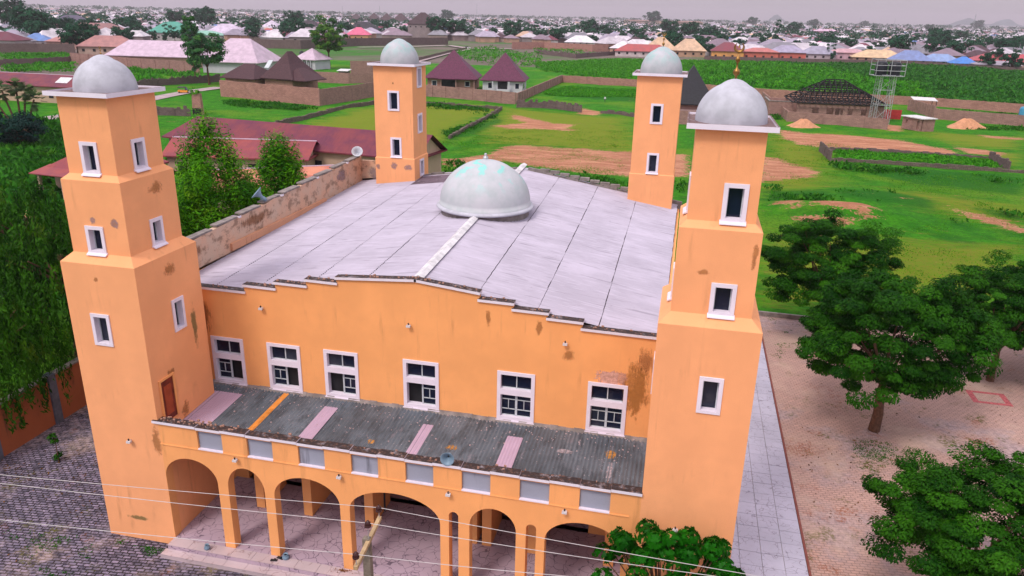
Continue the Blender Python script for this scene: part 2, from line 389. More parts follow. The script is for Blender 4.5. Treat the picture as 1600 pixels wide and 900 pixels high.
dirt = [
 [(1215,203),(1260,208),(1330,211),(1380,216),(1430,224),(1480,234),(1500,240),(1485,244),(1400,238),(1310,233),(1245,226),(1222,215)],
 [(1490,229),(1530,233),(1572,239),(1560,243),(1510,240)], [(768,196),(830,191),(900,196),(885,203),(800,201)],
 [(800,226),(850,229),(905,232),(990,238),(1075,240),(1078,276),(990,276),(930,272),(860,262),(790,250),(700,262),(690,250),(760,241)],
 [(1185,243),(1215,246),(1245,258),(1287,271),(1262,279),(1225,281),(1185,284)],
 [(1268,320),(1300,328),(1345,330),(1372,340),(1350,345),(1300,338),(1270,333)], [(1225,318),(1250,326),(1240,332),(1215,325)],
 [(1240,340),(1300,345),(1335,350),(1300,353),(1245,349)],
 [(1470,322),(1510,330),(1560,341),(1600,353),(1660,372),(1660,380),(1600,362),(1540,346),(1490,331)],
 [(1530,210),(1600,216),(1600,219),(1540,214)], [(1375,193),(1412,197),(1408,206),(1388,204)],
 [(20,330),(60,338),(58,352),(15,345)], [(1190,488),(1215,490),(1235,500),(1215,515),(1188,512)],
 [(905,168),(940,175),(935,181),(905,178)], [(805,178),(850,190),(900,205),(880,206),(840,196),(800,185)],
]
yel = [
 [(470,195),(590,163),(700,160),(790,166),(740,190),(690,222),(600,215),(520,203)], [(790,168),(980,185),(1000,240),(880,232),(760,225),(740,200)],
 [(1200,200),(1300,240),(1290,300),(1190,300)], [(1430,205),(1600,215),(1600,235),(1500,228)], [(1380,295),(1600,320),(1600,360),(1450,330)],
 [(1190,360),(1600,380),(1600,470),(1190,480)], [(10,300),(70,310),(75,345),(10,350)], [(1540,235),(1600,240),(1600,262),(1560,255)],
]
dark = [
 [(1300,298),(1380,302),(1470,318),(1460,330),(1380,318),(1310,312)], [(1190,295),(1300,300),(1290,320),(1190,318)],
 [(1300,252),(1600,276),(1600,305),(1450,290),(1300,262)], [(1490,320),(1545,326),(1600,338),(1600,345),(1540,335)],
 [(1490,345),(1540,352),(1530,362),(1480,352)], [(690,205),(760,190),(780,182),(790,190),(740,210),(700,225)],
 [(0,200),(110,180),(110,420),(0,420)], [(880,135),(1000,140),(1000,160),(860,150)], [(1470,365),(1540,372),(1530,380),(1460,374)],
]
def fbm(P, s, seed=0, oct=3):
    out = np.zeros(len(P)); a = 1
    for o in range(oct):
        q = P*s*(2**o)+seed*17.3+o*5
        i = np.floor(q).astype(int); f = q-i; f = f*f*(3-2*f)
        def h(a_, b_): 
            v = np.sin(a_*127.1+b_*311.7+seed*7.7)*43758.5453; return v-np.floor(v)
        v = (h(i[:,0],i[:,1])*(1-f[:,0])+h(i[:,0]+1,i[:,1])*f[:,0])*(1-f[:,1])+(h(i[:,0],i[:,1]+1)*(1-f[:,0])+h(i[:,0]+1,i[:,1]+1)*f[:,0])*f[:,1]
        out += a*(v-.5); a *= .5
    return out
mD, mY, mK = mask(P2, dirt, 1.5), mask(P2, yel, 5.), mask(P2, dark, 2.)
court = [(-13., -45), (-13.2, 31), (17, 32), (64, 30.5), (80, -45)]
dC = dist_poly(P2, court)
far = np.clip((P2[:, 1]-40)/60, 0, 1)
Z = fbm(P2, .12, 1)*.22 + fbm(P2, .5, 2)*.08
mounds = [(1300,335,2.6,5),(1345,338,1.6,3),(1400,345,1.2,3),(1240,325,1.3,4),(1330,305,.8,7),(1420,312,.8,7)]
for px, py, h, r in mounds:
    c = G(px, py); dd = np.hypot(P2[:,0]-c[0], (P2[:,1]-c[1])*1.4); Z += h*.45*np.exp(-(dd/r)**2)
Z = np.where(dC < 0, -.25, Z*np.clip(dC/3, 0, 1)) - np.where(dC < 0, 0, .02)
Z = np.maximum(Z, -.30)
V = np.c_[P2, Z]; ii = (np.arange(ny-1)[:, None]*nx+np.arange(nx-1)[None]).ravel()
F = np.c_[ii, ii+1, ii+nx+1, ii+nx]
me = fast_mesh('grass_field', V, F)
at_ = me.attributes.new('kinds', 'FLOAT_COLOR', 'POINT'); at_.data.foreach_set('color', np.c_[mD, mY, mK, np.ones(len(mD))].astype(np.float32).ravel())
me.polygons.foreach_set('use_smooth', [True]*len(me.polygons))
t = NT('grass_and_dirt'); t.b.inputs['Specular IOR Level'].default_value = .1
a = t.n('ShaderNodeAttribute', attribute_name='kinds'); sc = t.n('ShaderNodeSeparateColor'); t.l(a.outputs['Color'], sc.inputs[0])
n1, n2, n3 = t.noise(.05, 6, .65), t.noise(.35, 6, .7), t.noise(2.2, 5, .75)
n2s = t.noise(.30, 6, .7, stretch=(.45, 2.0, 1))
g = t.mix(t.rng(n2, .35, .65), (.022, .155, .005), (.052, .250, .006))
g = t.mix(t.rng(n1, .48, .62), g, (.105, .245, .010))
g = t.mix(t.rng(n3, .42, .70, 0, .75), g, (.012, .070, .004)); g = t.mix(t.rng(t.noise(7, 4, .8), .56, .70, 0, .65), g, (.010, .055, .004)); g = t.mix(t.rng(t.noise(5, 4, .8), .62, .74, 0, .5), g, (.13, .30, .02))
ye = t.math('ADD', sc.outputs[1], t.rng(n2s, .3, .7, -.4, .4, False)); g = t.mix(t.rng(ye, .25, .95, 0, .85), g, t.mix(t.rng(n3, .4, .65), (.155, .225, .010), (.22, .20, .025)))
dk = t.math('ADD', sc.outputs[2], t.rng(n2s, .3, .7, -.4, .4, False)); g = t.mix(t.rng(dk, .35, .9, 0, .85), g, t.mix(t.rng(n3, .4, .65), (.008, .090, .006), (.024, .15, .008)))
di = t.math('ADD', t.math('ADD', sc.outputs[0], t.rng(n2s, .25, .75, -.6, .6, False)), t.rng(n3, .3, .7, -.38, .38, False)); dcol = t.mix(t.rng(n2s, .35, .6), (.56, .27, .165), (.36, .15, .085))
dcol = t.mix(t.rng(n3, .5, .75, 0, .5), dcol, (.66, .40, .28))
g = t.mix(t.rng(di, .40, .66), g, dcol)
n4 = t.noise(.11, 5, .7); g = t.mix(t.rng(n4, .66, .72, 0, .8), g, (.26, .16, .06))
t.bump(t.noise(3.5, 5, .8), 1.0, .25); t.col(g, .95)
tag(link('grass_field', me, t.m), kind='structure')

t = NT('dusty_ground'); g = t.n('ShaderNodeNewGeometry').outputs['Position']
x = t.mix(t.rng(t.noise(.006, 5, .6, vec=g), .45, .6), (.17, .13, .12), (.04, .16, .02)); x = t.mix(t.rng(t.noise(.05, 5, .7, vec=g), .4, .6, 0, .6), x, (.09, .10, .06))
t.b.inputs['Specular IOR Level'].default_value = .05
S_ = 9500
tag(MB().poly([(-S_, -S_, -.42), (S_, -S_, -.42), (S_, S_, -.42), (-S_, S_, -.42)]).build('ground', t.col(x, 1)), kind='structure')

# courtyard of small interlocking pavers
t = NT('courtyard_pavers'); g = t.n('ShaderNodeNewGeometry').outputs['Position']
dn = t.n('ShaderNodeTexNoise'); dn.inputs['Scale'].default_value = 3.0; t.l(g, dn.inputs['Vector']); ds = t.n('ShaderNodeVectorMath', operation='SCALE'); t.l(dn.outputs['Color'], ds.inputs[0]); ds.inputs['Scale'].default_value = .10; da = t.n('ShaderNodeVectorMath', operation='ADD'); t.l(g, da.inputs[0]); t.l(ds.outputs[0], da.inputs[1])
mp = t.n('ShaderNodeMapping'); t.l(da.outputs[0], mp.inputs[0]); mp.inputs['Rotation'].default_value = (0, 0, -.12)
b = t.n('ShaderNodeTexBrick'); t.l(mp.outputs[0], b.inputs['Vector']); b.inputs['Scale'].default_value = 1; b.inputs['Brick Width'].default_value = .34; b.inputs['Row Height'].default_value = .17; b.inputs['Mortar Size'].default_value = .022
for k, c in (('Color1', (.50, .31, .265)), ('Color2', (.42, .265, .235)), ('Mortar', (.27, .18, .15))): b.inputs[k].default_value = (*c, 1)
sx = t.n('ShaderNodeSeparateXYZ'); t.l(g, sx.inputs[0])
b2 = t.n('ShaderNodeTexBrick'); t.l(mp.outputs[0], b2.inputs['Vector']); b2.inputs['Scale'].default_value = 1; b2.inputs['Brick Width'].default_value = .34; b2.inputs['Row Height'].default_value = .17; b2.inputs['Mortar Size'].default_value = .03
for k, c in (('Color1', (.27, .22, .31)), ('Color2', (.12, .105, .15)), ('Mortar', (.025, .02, .02))): b2.inputs[k].default_value = (*c, 1)
left = t.rng(sx.outputs[0], 14, 20, 1, 0); x = t.mix(left, b.outputs['Color'], b2.outputs['Color'])
nn = t.noise(.18, 5, .65, vec=g); x = t.mix(t.rng(nn, .5, .62, 0, .55), x, t.mix(t.rng(t.noise(4, 3, .7, vec=g), .4, .6), (.20, .17, .20), (.42, .33, .35)))
ms = t.noise(.45, 6, .75, vec=g); x = t.mix(t.math('MULTIPLY', t.rng(ms, .54, .66), t.rng(t.noise(6, 3, .7, vec=g), .42, .55)), x, (.09, .085, .015))
x = t.mix(t.math('MULTIPLY', t.rng(t.noise(.3, 5, .7, vec=g), .56, .66, 0, .7), t.rng(t.noise(7, 3, .7, vec=g), .45, .55)), x, (.25, .075, .03))
x = t.mix(t.rng(t.noise(9, 3, .8, vec=g), .60, .72, 0, .5), x, (.03, .025, .025))
t.bump(b.outputs['Fac'], -.5, .03); t.b.inputs['Specular IOR Level'].default_value = .15
x = t.mix(t.rng(t.noise(.12, 5, .7, vec=g), .50, .66, 0, .6), x, (.50, .36, .29)); x = t.mix(t.rng(t.noise(1.6, 6, .8, vec=g), .60, .72, 0, .6), x, (.13, .09, .07))
x = t.mix(t.math('MULTIPLY', t.rng(t.noise(2.6, 6, .8, vec=g), .48, .60, 0, .75), left), x, (.028, .024, .035))
x = t.mix(t.math('MULTIPLY', t.rng(t.noise(3.4, 6, .8, vec=g), .56, .66, 0, .6), left), x, (.42, .34, .42))
tag(MB().poly([(-13.2, -45, 0), (80, -45, 0), (64, 30.5, 0), (17, 32, 0), (-13.2, 31, 0)]).build('courtyard_paving', t.col(x, .9)), kind='structure')
mb = MB()
for a, bb in (((17, 32), (40.5, 31.3)), ((40.5, 31.3), (64, 30.5))):
    u = np.array([bb[0]-a[0], bb[1]-a[1], 0.]); Lk = np.linalg.norm(u); u /= Lk
    mb.obox((a[0], a[1], -.2), u, (u[1], -u[0], 0), 0, Lk-.01, 0, .55, 0, .22)
tag(mb.build('kerb', M['concrete']), kind='structure')
# pale walkway beside the mosque: slab with single tiles
wk = tag(MB().box(23.45, -9.5, .0, 27.25, 30, .10).build('walkway', M['concrete']), kind='structure')
tm = MB().box(.006, .006, 0, .93, .93, .03); tme = None
for i in range(4):
    for j in range(40):
        if tme is None: o = tm.build('tile', M['tile'], wk); tme = o.data
        else: o = link('tile', tme, None, wk)
        o.location = (23.46+i*.946, -9.45+j*.946, .10+rng.uniform(-.004, .006)); o.rotation_euler = (rng.uniform(-.004, .004), rng.uniform(-.004, .004), 0)
tag(MB().box(27.26, -9.5, 0, 27.36, 30, .13).build('walkway_edging', m_simple('red_brown_edging', (.20, .06, .05), .9)), kind='structure')
# faded red court marking on the paving (flat paint, a ring of four bars)
c = G(1545, 622)
mk = MB()
for i in range(4):
    a0, a1 = math.radians(45+90*i), math.radians(135+90*i)
    for r0, r1 in ((1.25, .85),):
        mk.poly([(c[0]+1.3*r0*math.cos(a0), c[1]+r0*math.sin(a0), .006), (c[0]+1.3*r0*math.cos(a1), c[1]+r0*math.sin(a1), .006),
                 (c[0]+1.3*r1*math.cos(a1), c[1]+r1*math.sin(a1), .006), (c[0]+1.3*r1*math.cos(a0), c[1]+r1*math.sin(a0), .006)])
tag(mk.build('painted_marking', m_simple('faded_red_paint', (.42, .10, .11), .9, 6, .35)), kind='structure')

# hills on the horizon
def hill(px, py, wpx, hpx, dist, parts):
    d = FW*FPX + RT*(px-800) - UP*(py-450); d[2] = 0; d /= np.linalg.norm(d); c = CAM+d*dist; c[2] = 0
    side = np.array([d[1], -d[0], 0]); mpp = dist/FPX; mb = MB(); n = 34
    Vv = []; W = wpx*mpp; Hh = hpx*mpp
    for j, dep in enumerate((-.6, -.3, 0, .3, .6)):
        for k in range(n+1):
            u = k/n*2-1; z = 0
            for (cx, hw, hh) in parts: z = max(z, hh*math.exp(-((u-cx)/hw)**2*1.4) - .05)
            z = z*(1-abs(dep)*1.5)*Hh + 3*math.sin(u*23+dep*5)
            p = c+side*u*W/2+d*dep*W*.5; Vv.append((p[0], p[1], max(z, -.5)+22*(z > 2)))
    for j in range(4):
        for k in range(n): mb.f.append((j*(n+1)+k, j*(n+1)+k+1, (j+1)*(n+1)+k+1, (j+1)*(n+1)+k))
    mb.v = Vv; return tag(mb.build('hill', M['hill'], smooth=True), kind='structure')
M['hill'] = m_simple('bluish_hill', (.10, .13, .14), 1, .003, .2, bump=0)
hill(1212, 36, 34, 9, 8300, [(0, .6, 1)]); hill(1550, 42, 110, 9, 8600, [(-.5, .35, 1), (.25, .3, 1), (-.1, .9, .3)])
# ------------------------------------------------------------------ the mosque hall
X = (1, 0, 0); Yv = (0, 1, 0); NX = (-1, 0, 0); NY = (0, -1, 0)
mosque = empty('mosque', (0, 0, 0), 'orange mosque hall with stepped front gable, pale sheet roof, central dome and arcaded porch', 'mosque')
WINX = [-.515, 2.368, 5.207, 9.025, 13.348, 17.291]; WW, WB, WT = 1.664, 5.69, 8.03
holes = [(x+3.3+.05, WB+.05, x+3.3+WW-.05, WT-.05) for x in WINX]
w = MB(); w.wall((-3.3, 0, 0), X, NY, 23.3, 10.2, holes + [(4.0, .42, 21, 4.6)], .3)
w.poly([(-3.3, .3, 4.6), (20, .3, 4.6), (20, .3, 10.2), (-3.3, .3, 10.2)])
steps = [(-3.3, 1.5, 10.36, 10.34), (1.5, 3.05, 10.67, 10.65), (3.05, 4.58, 10.95, 10.93), (4.58, 6.04, 11.23, 11.21),
         (6.04, 9.7, 11.46, 11.72), (9.7, 12.5, 11.72, 11.42), (12.5, 13.97, 11.12, 11.10), (13.97, 15.45, 10.85, 10.83),
         (15.45, 16.9, 10.61, 10.58), (16.9, 20, 10.31, 10.27)]
for a, b, za, zb in steps:
    w.hexa([(a, 0, 10.2), (b, 0, 10.2), (b, .3, 10.2), (a, .3, 10.2), (a, 0, za), (b, 0, zb), (b, .3, zb), (a, .3, za)])
w.build('front_wall', M['facade'], mosque)
w = MB()
w.box(-3.5, .3, 0, -3.2, 24.3, 10.0); w.box(20.18, .31, 0, 20.33, 24.3, 10.05); w.box(-3.2, 24.0, 0, 20.17, 24.3, 9.95)
w.build('side_wall', M['facade'], mosque)
for i, (a, b, za, zb) in enumerate(steps):
    c = MB(); a2 = a-(.05 if i else 0); b2 = b+.05
    c.hexa([(a2, -.09, za+.003), (b2, -.09, zb+.003), (b2, .34, zb+.003), (a2, .34, za+.003), (a2, -.09, za+.12), (b2, -.09, zb+.12), (b2, .34, zb+.12), (a2, .34, za+.12)])
    c.build('coping', M['coping'], mosque)

def facade_window(x, kind):
    f = MB(); o = (x, 0, WB); H = WT-WB; T = .16
    for r in ((0, T, 0, H), (WW-T, WW, 0, H), (T, WW-T, 0, T), (T, WW-T, H-T, H), (T, WW-T, 1.23, 1.50)): f.obox(o, X, NY, r[0], r[1], r[2], r[3], -.24, .05)
    win = f.build('window', M['trim'], mosque)
    MB().obox(o, X, NY, -.03, WW+.03, -.07, -.002, -.1, .10).build('sill', M['trim'], win)
    s = MB(); mid = WW/2
    s.obox(o, X, NY, mid-.02, mid+.02, 1.50, H-T, -.19, -.13); s.obox(o, X, NY, T, WW-T, 1.50, 1.53, -.19, -.13); s.obox(o, X, NY, T, WW-T, H-T-.03, H-T, -.19, -.13)
    s.obox(o, X, NY, mid-.02, mid+.02, T, 1.23, -.19, -.13)
    lo = {'L': [0], 'R': [1], 'B': [0, 1]}[kind]; wh = mid-T
    for k in range(2):
        a = T if k == 0 else mid+.02; b = mid-.02 if k == 0 else WW-T
        MB().obox(o, X, NY, a, b, 1.53, H-T-.03, -.18, -.165).build('pane', M['glass'], win)
        if k in lo:
            MB().obox(o, X, NY, a, b, T, 1.23, -.18, -.165).build('pane', M['glass'], win)
            for q in (.0, .30, .77, 1.03): s.obox(o, X, NY, a, b, T+q, T+q+.028, -.16, -.12)
            s.obox(o, X, NY, (a+b)/2-.014, (a+b)/2+.014, T+.30, T+.77, -.16, -.12); s.obox(o, X, NY, a, a+.028, T, 1.23, -.16, -.12); s.obox(o, X, NY, b-.028, b, T, 1.23, -.16, -.12)
    s.build('sash_bars', M['sash'], win)
    MB().obox(o, X, NY, T*.6, WW-T*.6, T*.6, H-T*.6, -.29, -.27).build('unlit_room_sheet', M['dark'], win)  # flat dark sheet standing in for the unlit room behind
for x, k in zip(WINX, ('L', 'L', 'R', 'R', 'B', 'B')): facade_window(x, k)

# --- stains and patches: thin scraps of plaster / growth lying on the walls
stc = {}
def stain_mat(name, c, thr, sx=1, sz=1, soft=.22):
    if name in stc: return stc[name]
    t = NT(name); uv = t.n('ShaderNodeUVMap').outputs[0]
    s = t.n('ShaderNodeVectorMath', operation='SUBTRACT'); t.l(uv, s.inputs[0]); s.inputs[1].default_value = (.5, .5, 0)
    l = t.n('ShaderNodeVectorMath', operation='LENGTH'); t.l(s.outputs[0], l.inputs[0])
    n = t.noise(2.6, 6, .75, stretch=(sx, sx, sz)); v = t.math('SUBTRACT', t.math('ADD', n, .28), t.math('MULTIPLY', l.outputs['Value'], 1.15))
    al = t.rng(v, thr, thr+soft, 0, .55); t.l(al, t.b.inputs['Alpha'])
    stc[name] = t.col(t.mix(t.rng(t.noise(7, 4, .7), .4, .6), c, vary(c, .6)), .95); return stc[name]
def stain(parent, name, o, u, n, w_, h_, mat, label=None):
    o = np.array(o, float)+np.array(n, float)*.004; u = np.array(u, float); z = np.array([0, 0, 1.])
    P = [o-u*w_/2-z*h_/2, o+u*w_/2-z*h_/2, o+u*w_/2+z*h_/2, o-u*w_/2+z*h_/2]
    me = bpy.data.meshes.new(name); me.from_pydata([tuple(p) for p in P], [], [(0, 1, 2, 3)])
    uvl = me.uv_layers.new(name='UVMap')
    for i, c in enumerate(((0, 0), (1, 0), (1, 1), (0, 1))): uvl.data[i].uv = c
    ob = link(name, me, mat, parent)
    if label: ob['label'] = label
    return ob
S_mould = stain_mat('brown_mould', (.42, .17, .03), .32, 1.6, .7)
S_dark = stain_mat('dark_mould', (.28, .10, .03), .40, 2.2, .5)
S_green = stain_mat('green_moss', (.16, .20, .07), .34, 1.2, .6)
S_grey = stain_mat('grey_cement_patch', (.36, .27, .30), .34, 1, 1)
S_pink = stain_mat('bare_pink_plaster', (.86, .56, .52), .34, 1, 1, .05)
S_ochre = stain_mat('ochre_damp', (.50, .22, .07), .40, 1.2, 1)
stain(mosque, 'mould_stain', (19.25, 0, 7.9), X, NY, 1.5, 3.6, S_mould, 'brown mould streak beside the right minaret')
stain(mosque, 'mould_stain', (19.6, 0, 9.2), X, NY, 1.1, 2.2, S_dark)
stain(mosque, 'mould_stain', (-.75, 0, 9.0), X, NY, 1.3, 2.8, S_dark, 'dark damp streak beside the left minaret')
stain(mosque, 'mould_stain', (15.1, 0, 10.2), X, NY, .5, 1.3, S_ochre); stain(mosque, 'mould_stain', (16.4, 0, 9.1), X, NY, .9, .8, S_ochre); stain(mosque, 'mould_stain', (12.9, 0, 10.4), X, NY, .4, 1.2, S_ochre)
stain(mosque, 'bare_patch', (18.25, 0, 8.3), X, NY, 1.9, .9, S_pink, 'bare pink patch above the rightmost window')

def wall_lamp(px, py, y, parent_n=NY, lab=''):
    c = at(px, py, 1, y); t = empty('wall_lamp', tuple(c), lab, 'lamp', group='lamps on the mosque front'); t.scale = (.78, .78, .78)
    MB().box(-.03, -.16, -.02, .03, 0, .03).build('bracket', M['steel'], t)
    MB().hexa([(-.12, -.28, -.08), (.12, -.28, -.08), (.11, -.08, -.06), (-.11, -.08, -.06), (-.12, -.26, .04), (.12, -.26, .04), (.11, -.10, .03), (-.11, -.10, .03)]).build('casing', M['lampw'], t)
    MB().box(-.03, -.22, .055, .03, -.16, .16).build('sensor', M['black'], t)
wall_lamp(410, 480, 0, lab='small white lamp high on the front wall, above the two leftmost windows')
wall_lamp(640, 507, 0, lab='small white lamp high on the front wall, above the fourth window from the left')
wall_lamp(884, 535, 0, lab='small white lamp high on the front wall, between the two rightmost windows')
for px, py, lb in ((370, 716, 'small white lamp on the arcade between its first and second arches'), (532, 742, 'small white lamp on the arcade between its third and widest arches'),
                   (702, 769, 'small white lamp on the arcade above the left narrow slot'), (883, 796, 'small white lamp on the arcade left of the rightmost arch'),
                   (205, 687, 'small white lamp low on the front of the near left minaret'), (1055, 824, 'small white lamp low on the front of the near right minaret')):
    wall_lamp(px, py, -4.9, lab=lb)

# --- main roof: ridge runs front to back; each lapped sheet is its own part
XL, XR, YF, YB = -3.2, 20.18, .36, 24.0
def rx(y): return 9.7-(y/24)*.7
def zr(x, y):
    r = rx(y)
    return 11.62+.018*y - ((r-x)*(.150-.0006*y) if x < r else (x-r)*.161)
SW, NROWL, NROWR = .90, 5, 4
sheets = {}
def sheet_mesh(name, Lx, Wy, ribs=5):
    m = MB(); n = ribs*2
    for k in range(n):
        a, b = k/n*Wy, (k+1)/n*Wy; za, zb = (0 if k % 2 == 0 else .05), (.05 if k % 2 == 0 else 0)
        m.poly([(0, a, za), (Lx, a, za), (Lx, b, zb), (0, b, zb)])
    me = bpy.data.meshes.new(name); me.from_pydata(m.v, [], m.f); return me
nY = int((YB-YF)/SW)+1
for side, nrow in ((0, NROWL), (1, NROWR)):
    for r in range(nrow):
        for j in range(nY):
            y = YF+j*SW; y2 = min(y+SW, YB); ridge = rx(y+SW/2)
            if side == 0: xa = XL+(ridge-XL)*r/nrow; xb = XL+(ridge-XL)*(r+1)/nrow
            else: xa = ridge+(XR-ridge)*r/nrow; xb = ridge+(XR-ridge)*(r+1)/nrow
            key = (side, r)
            if key not in sheets: sheets[key] = sheet_mesh('roof_sheet', 1.0, SW+.02)
            dark_one = side == 0 and r in (2,) and j in (23, 24, 25) or side == 0 and r == 3 and j in (24, 25)
            me = sheets[key] if not dark_one else sheets[key].copy()
            o = link('roof_sheet', me, M['sheet_clear'] if dark_one else M['sheet'], mosque)
            za, zb = zr(xa, y), zr(xb, y); ang = math.atan2(zb-za, xb-xa)
            lap = 0
            o.scale = (xb-xa-rng.choice([-.01, .012, .022, .03] if side == 0 else [-.02, -.01, .004, .010]), 1, 1); o.location = (xa+.011, y, za+.06+lap+rng.uniform(-.006, .006)); o.rotation_euler = (.018+rng.uniform(-.004, .004), -ang+rng.uniform(-.0022, .0022), rng.uniform(-.004, .004))
            if dark_one: o.data.materials.clear(); o.data.materials.append(M['sheet_clear']); o['label'] = 'dark translucent roof sheet behind the big dome'
y = YF; cap_me = None
while y < 10.0:
    L_ = 1.9; m = MB(); x0, x1 = rx(y), rx(y+L_); z0, z1 = zr(x0, y)+.19, zr(x1, y+L_)+.19
    m.hexa([(x0-.24, y, z0-.05), (x0+.24, y, z0-.05), (x1+.24, y+L_+.06, z1-.05), (x1-.24, y+L_+.06, z1-.05), (x0-.02, y, z0+.07), (x0+.02, y, z0+.07), (x1+.02, y+L_+.06, z1+.06), (x1-.02, y+L_+.06, z1+.06)])
    m.build('ridge_cap', M['ridge'], mosque); y += L_
y = 15.8
while y < 23.5:
    L_ = 1.9; m = MB(); x0, x1 = rx(y), rx(y+L_); z0, z1 = zr(x0, y)+.19, zr(x1, y+L_)+.19
    m.hexa([(x0-.24, y, z0-.05), (x0+.24, y, z0-.05), (x1+.24, y+L_+.06, z1-.05), (x1-.24, y+L_+.06, z1-.05), (x0-.02, y, z0+.07), (x0+.02, y, z0+.07), (x1+.02, y+L_+.06, z1+.06), (x1-.02, y+L_+.06, z1+.06)])
    m.build('ridge_cap', M['ridge'], mosque); y += L_
m = MB()
for (xa, xb) in ((XL, None), (None, XR)):
    p = [(XL if xa is not None else rx(YF), YF+.15), (rx(YF) if xa is not None else XR, YF+.15), (rx(YB) if xa is not None else XR, YB), (XL if xa is not None else rx(YB), YB)]
    m.poly([(x, y, zr(x, y)+.035) for x, y in p])
m.build('dark_seam_sheet', m_simple('dark_lap', (.10, .085, .10)), mosque)  # dark sheet added under the gaps to draw shadowed, dirty lap lines
# rough concrete edge along the back and right
m = MB(); n = 26
for k in range(n):
    a = XL+(XR+.3-XL)*k/n; b = XL+(XR+.3-XL)*(k+1)/n; h = .22+.08*math.sin(k*2.3)+.05*math.sin(k*5.1)
    m.hexa([(a, 24.0, 9.8), (b, 24.0, 9.8), (b, 24.42, 9.8), (a, 24.42, 9.8), (a, 24.0, zr(a, 24)+h), (b, 24.0, zr(b, 24)+h), (b, 24.42, zr(b, 24)+h-.04), (a, 24.42, zr(a, 24)+h-.04)])
for k in range(9):
    a = 10.4+k*.72; m.box(a, 24.1+rng.uniform(-.03, .03), zr(a, 24)+.2, a+.66, 24.4, zr(a, 24)+.36+rng.uniform(0, .06))
m.build('back_coping', M['concrete'], mosque)
# left parapet with broken coping slabs
m = MB(); n = 24
for k in range(n):
    a = .3+23.7*k/n; b = .3+23.7*(k+1)/n; za, zb = 11.35+.95*(a/24)**.8, 11.35+.95*(b/24)**.8
    za += .05*math.sin(a*3); zb += .05*math.sin(b*3)
    m.hexa([(-3.5, a, 9.9), (-3.2, a, 9.9), (-3.2, b, 9.9), (-3.5, b, 9.9), (-3.5, a, za), (-3.2, a, za), (-3.2, b, zb), (-3.5, b, zb)])
m.box(-3.2, 24.0, 9.9, -1.3, 24.3, 12.0)
m.build('left_parapet', M['parapet'], mosque)
m = MB()
for k in range(6):
    a = 6.3+k*1.9; m.box(-3.2, a, 10.1, -3.05, a+1.88, 10.50)
m.build('parapet_skirting', m_plaster('bare_pink_skirting', (.64, .32, .19), amt=.5), mosque)
for k in range(10):
    a = .6+k*2.35; z = 11.35+.95*(a/24)**.8+.06
    c = MB().box(-3.60, a, z, -3.15+rng.uniform(-.08, .02), a+1.95, z+.09).build('coping', M['concrete'], mosque)
    if k % 2 == 0: MB().box(-3.58, a+2.0, z-.02, -3.12, a+2.22, z+.10).build('coping', M['coping'], mosque)
stain(mosque, 'cement_patch', (-2.2, 24.0, 11.1), X, NY, 1.3, 1.5, S_grey); stain(mosque, 'mould_stain', (-3.2, 3, 10.9), Yv, X, 4, 1.1, S_dark); stain(mosque, 'mould_stain', (-3.2, 9, 11.2), Yv, X, 6, 1.1, S_dark)
stain(mosque, 'cement_patch', (-3.2, 20.5, 11.5), Yv, X, 2.4, 1.2, S_grey)
# big dome
def dome_prof(r, h, n=16, point=.0):
    pr = []
    for k in range(n+1):
        a = math.pi/2*k/n; rr = r*math.cos(a); z = h*math.sin(a)**(1.0); z += point*max(0, (k/n-.72)/.28)**2
        pr.append((max(rr, .001), z))
    return pr
DX, DY, DZ = 9.3, 13.0, 12.02
MB().lathe((DX, DY, 0), [(2.55, 11.0), (2.55, DZ-.02)], 48).build('dome_curb', M['concrete'], mosque, True)
MB().lathe((DX, DY, DZ), [(2.2, -.03), (2.78, -.04), (2.83, .02), (2.80, .10), (2.66, .15)], 56).build('dome_rim', M['dome'], mosque, True)
o = MB().lathe((0, 0, 0), [(2.66, .0), (2.64, .18)]+[(2.62*math.cos(a), .18+2.32*math.sin(a)+.13*max(0, math.sin(a)-.8)*5*.5) for a in [math.pi/2*k/18 for k in range(18)]]+[(.12, 2.64), (.001, 2.66)], 56).build('dome', M['dome_main'], mosque, True)
o.location = (DX, DY, DZ+.1)
MB().lathe((DX, DY, DZ+2.72), [(.16, 0), (.14, .12), (.07, .14), (.10, .22), (.06, .30), (.001, .32)], 14).build('dome_knob', M['steel'], mosque, True)

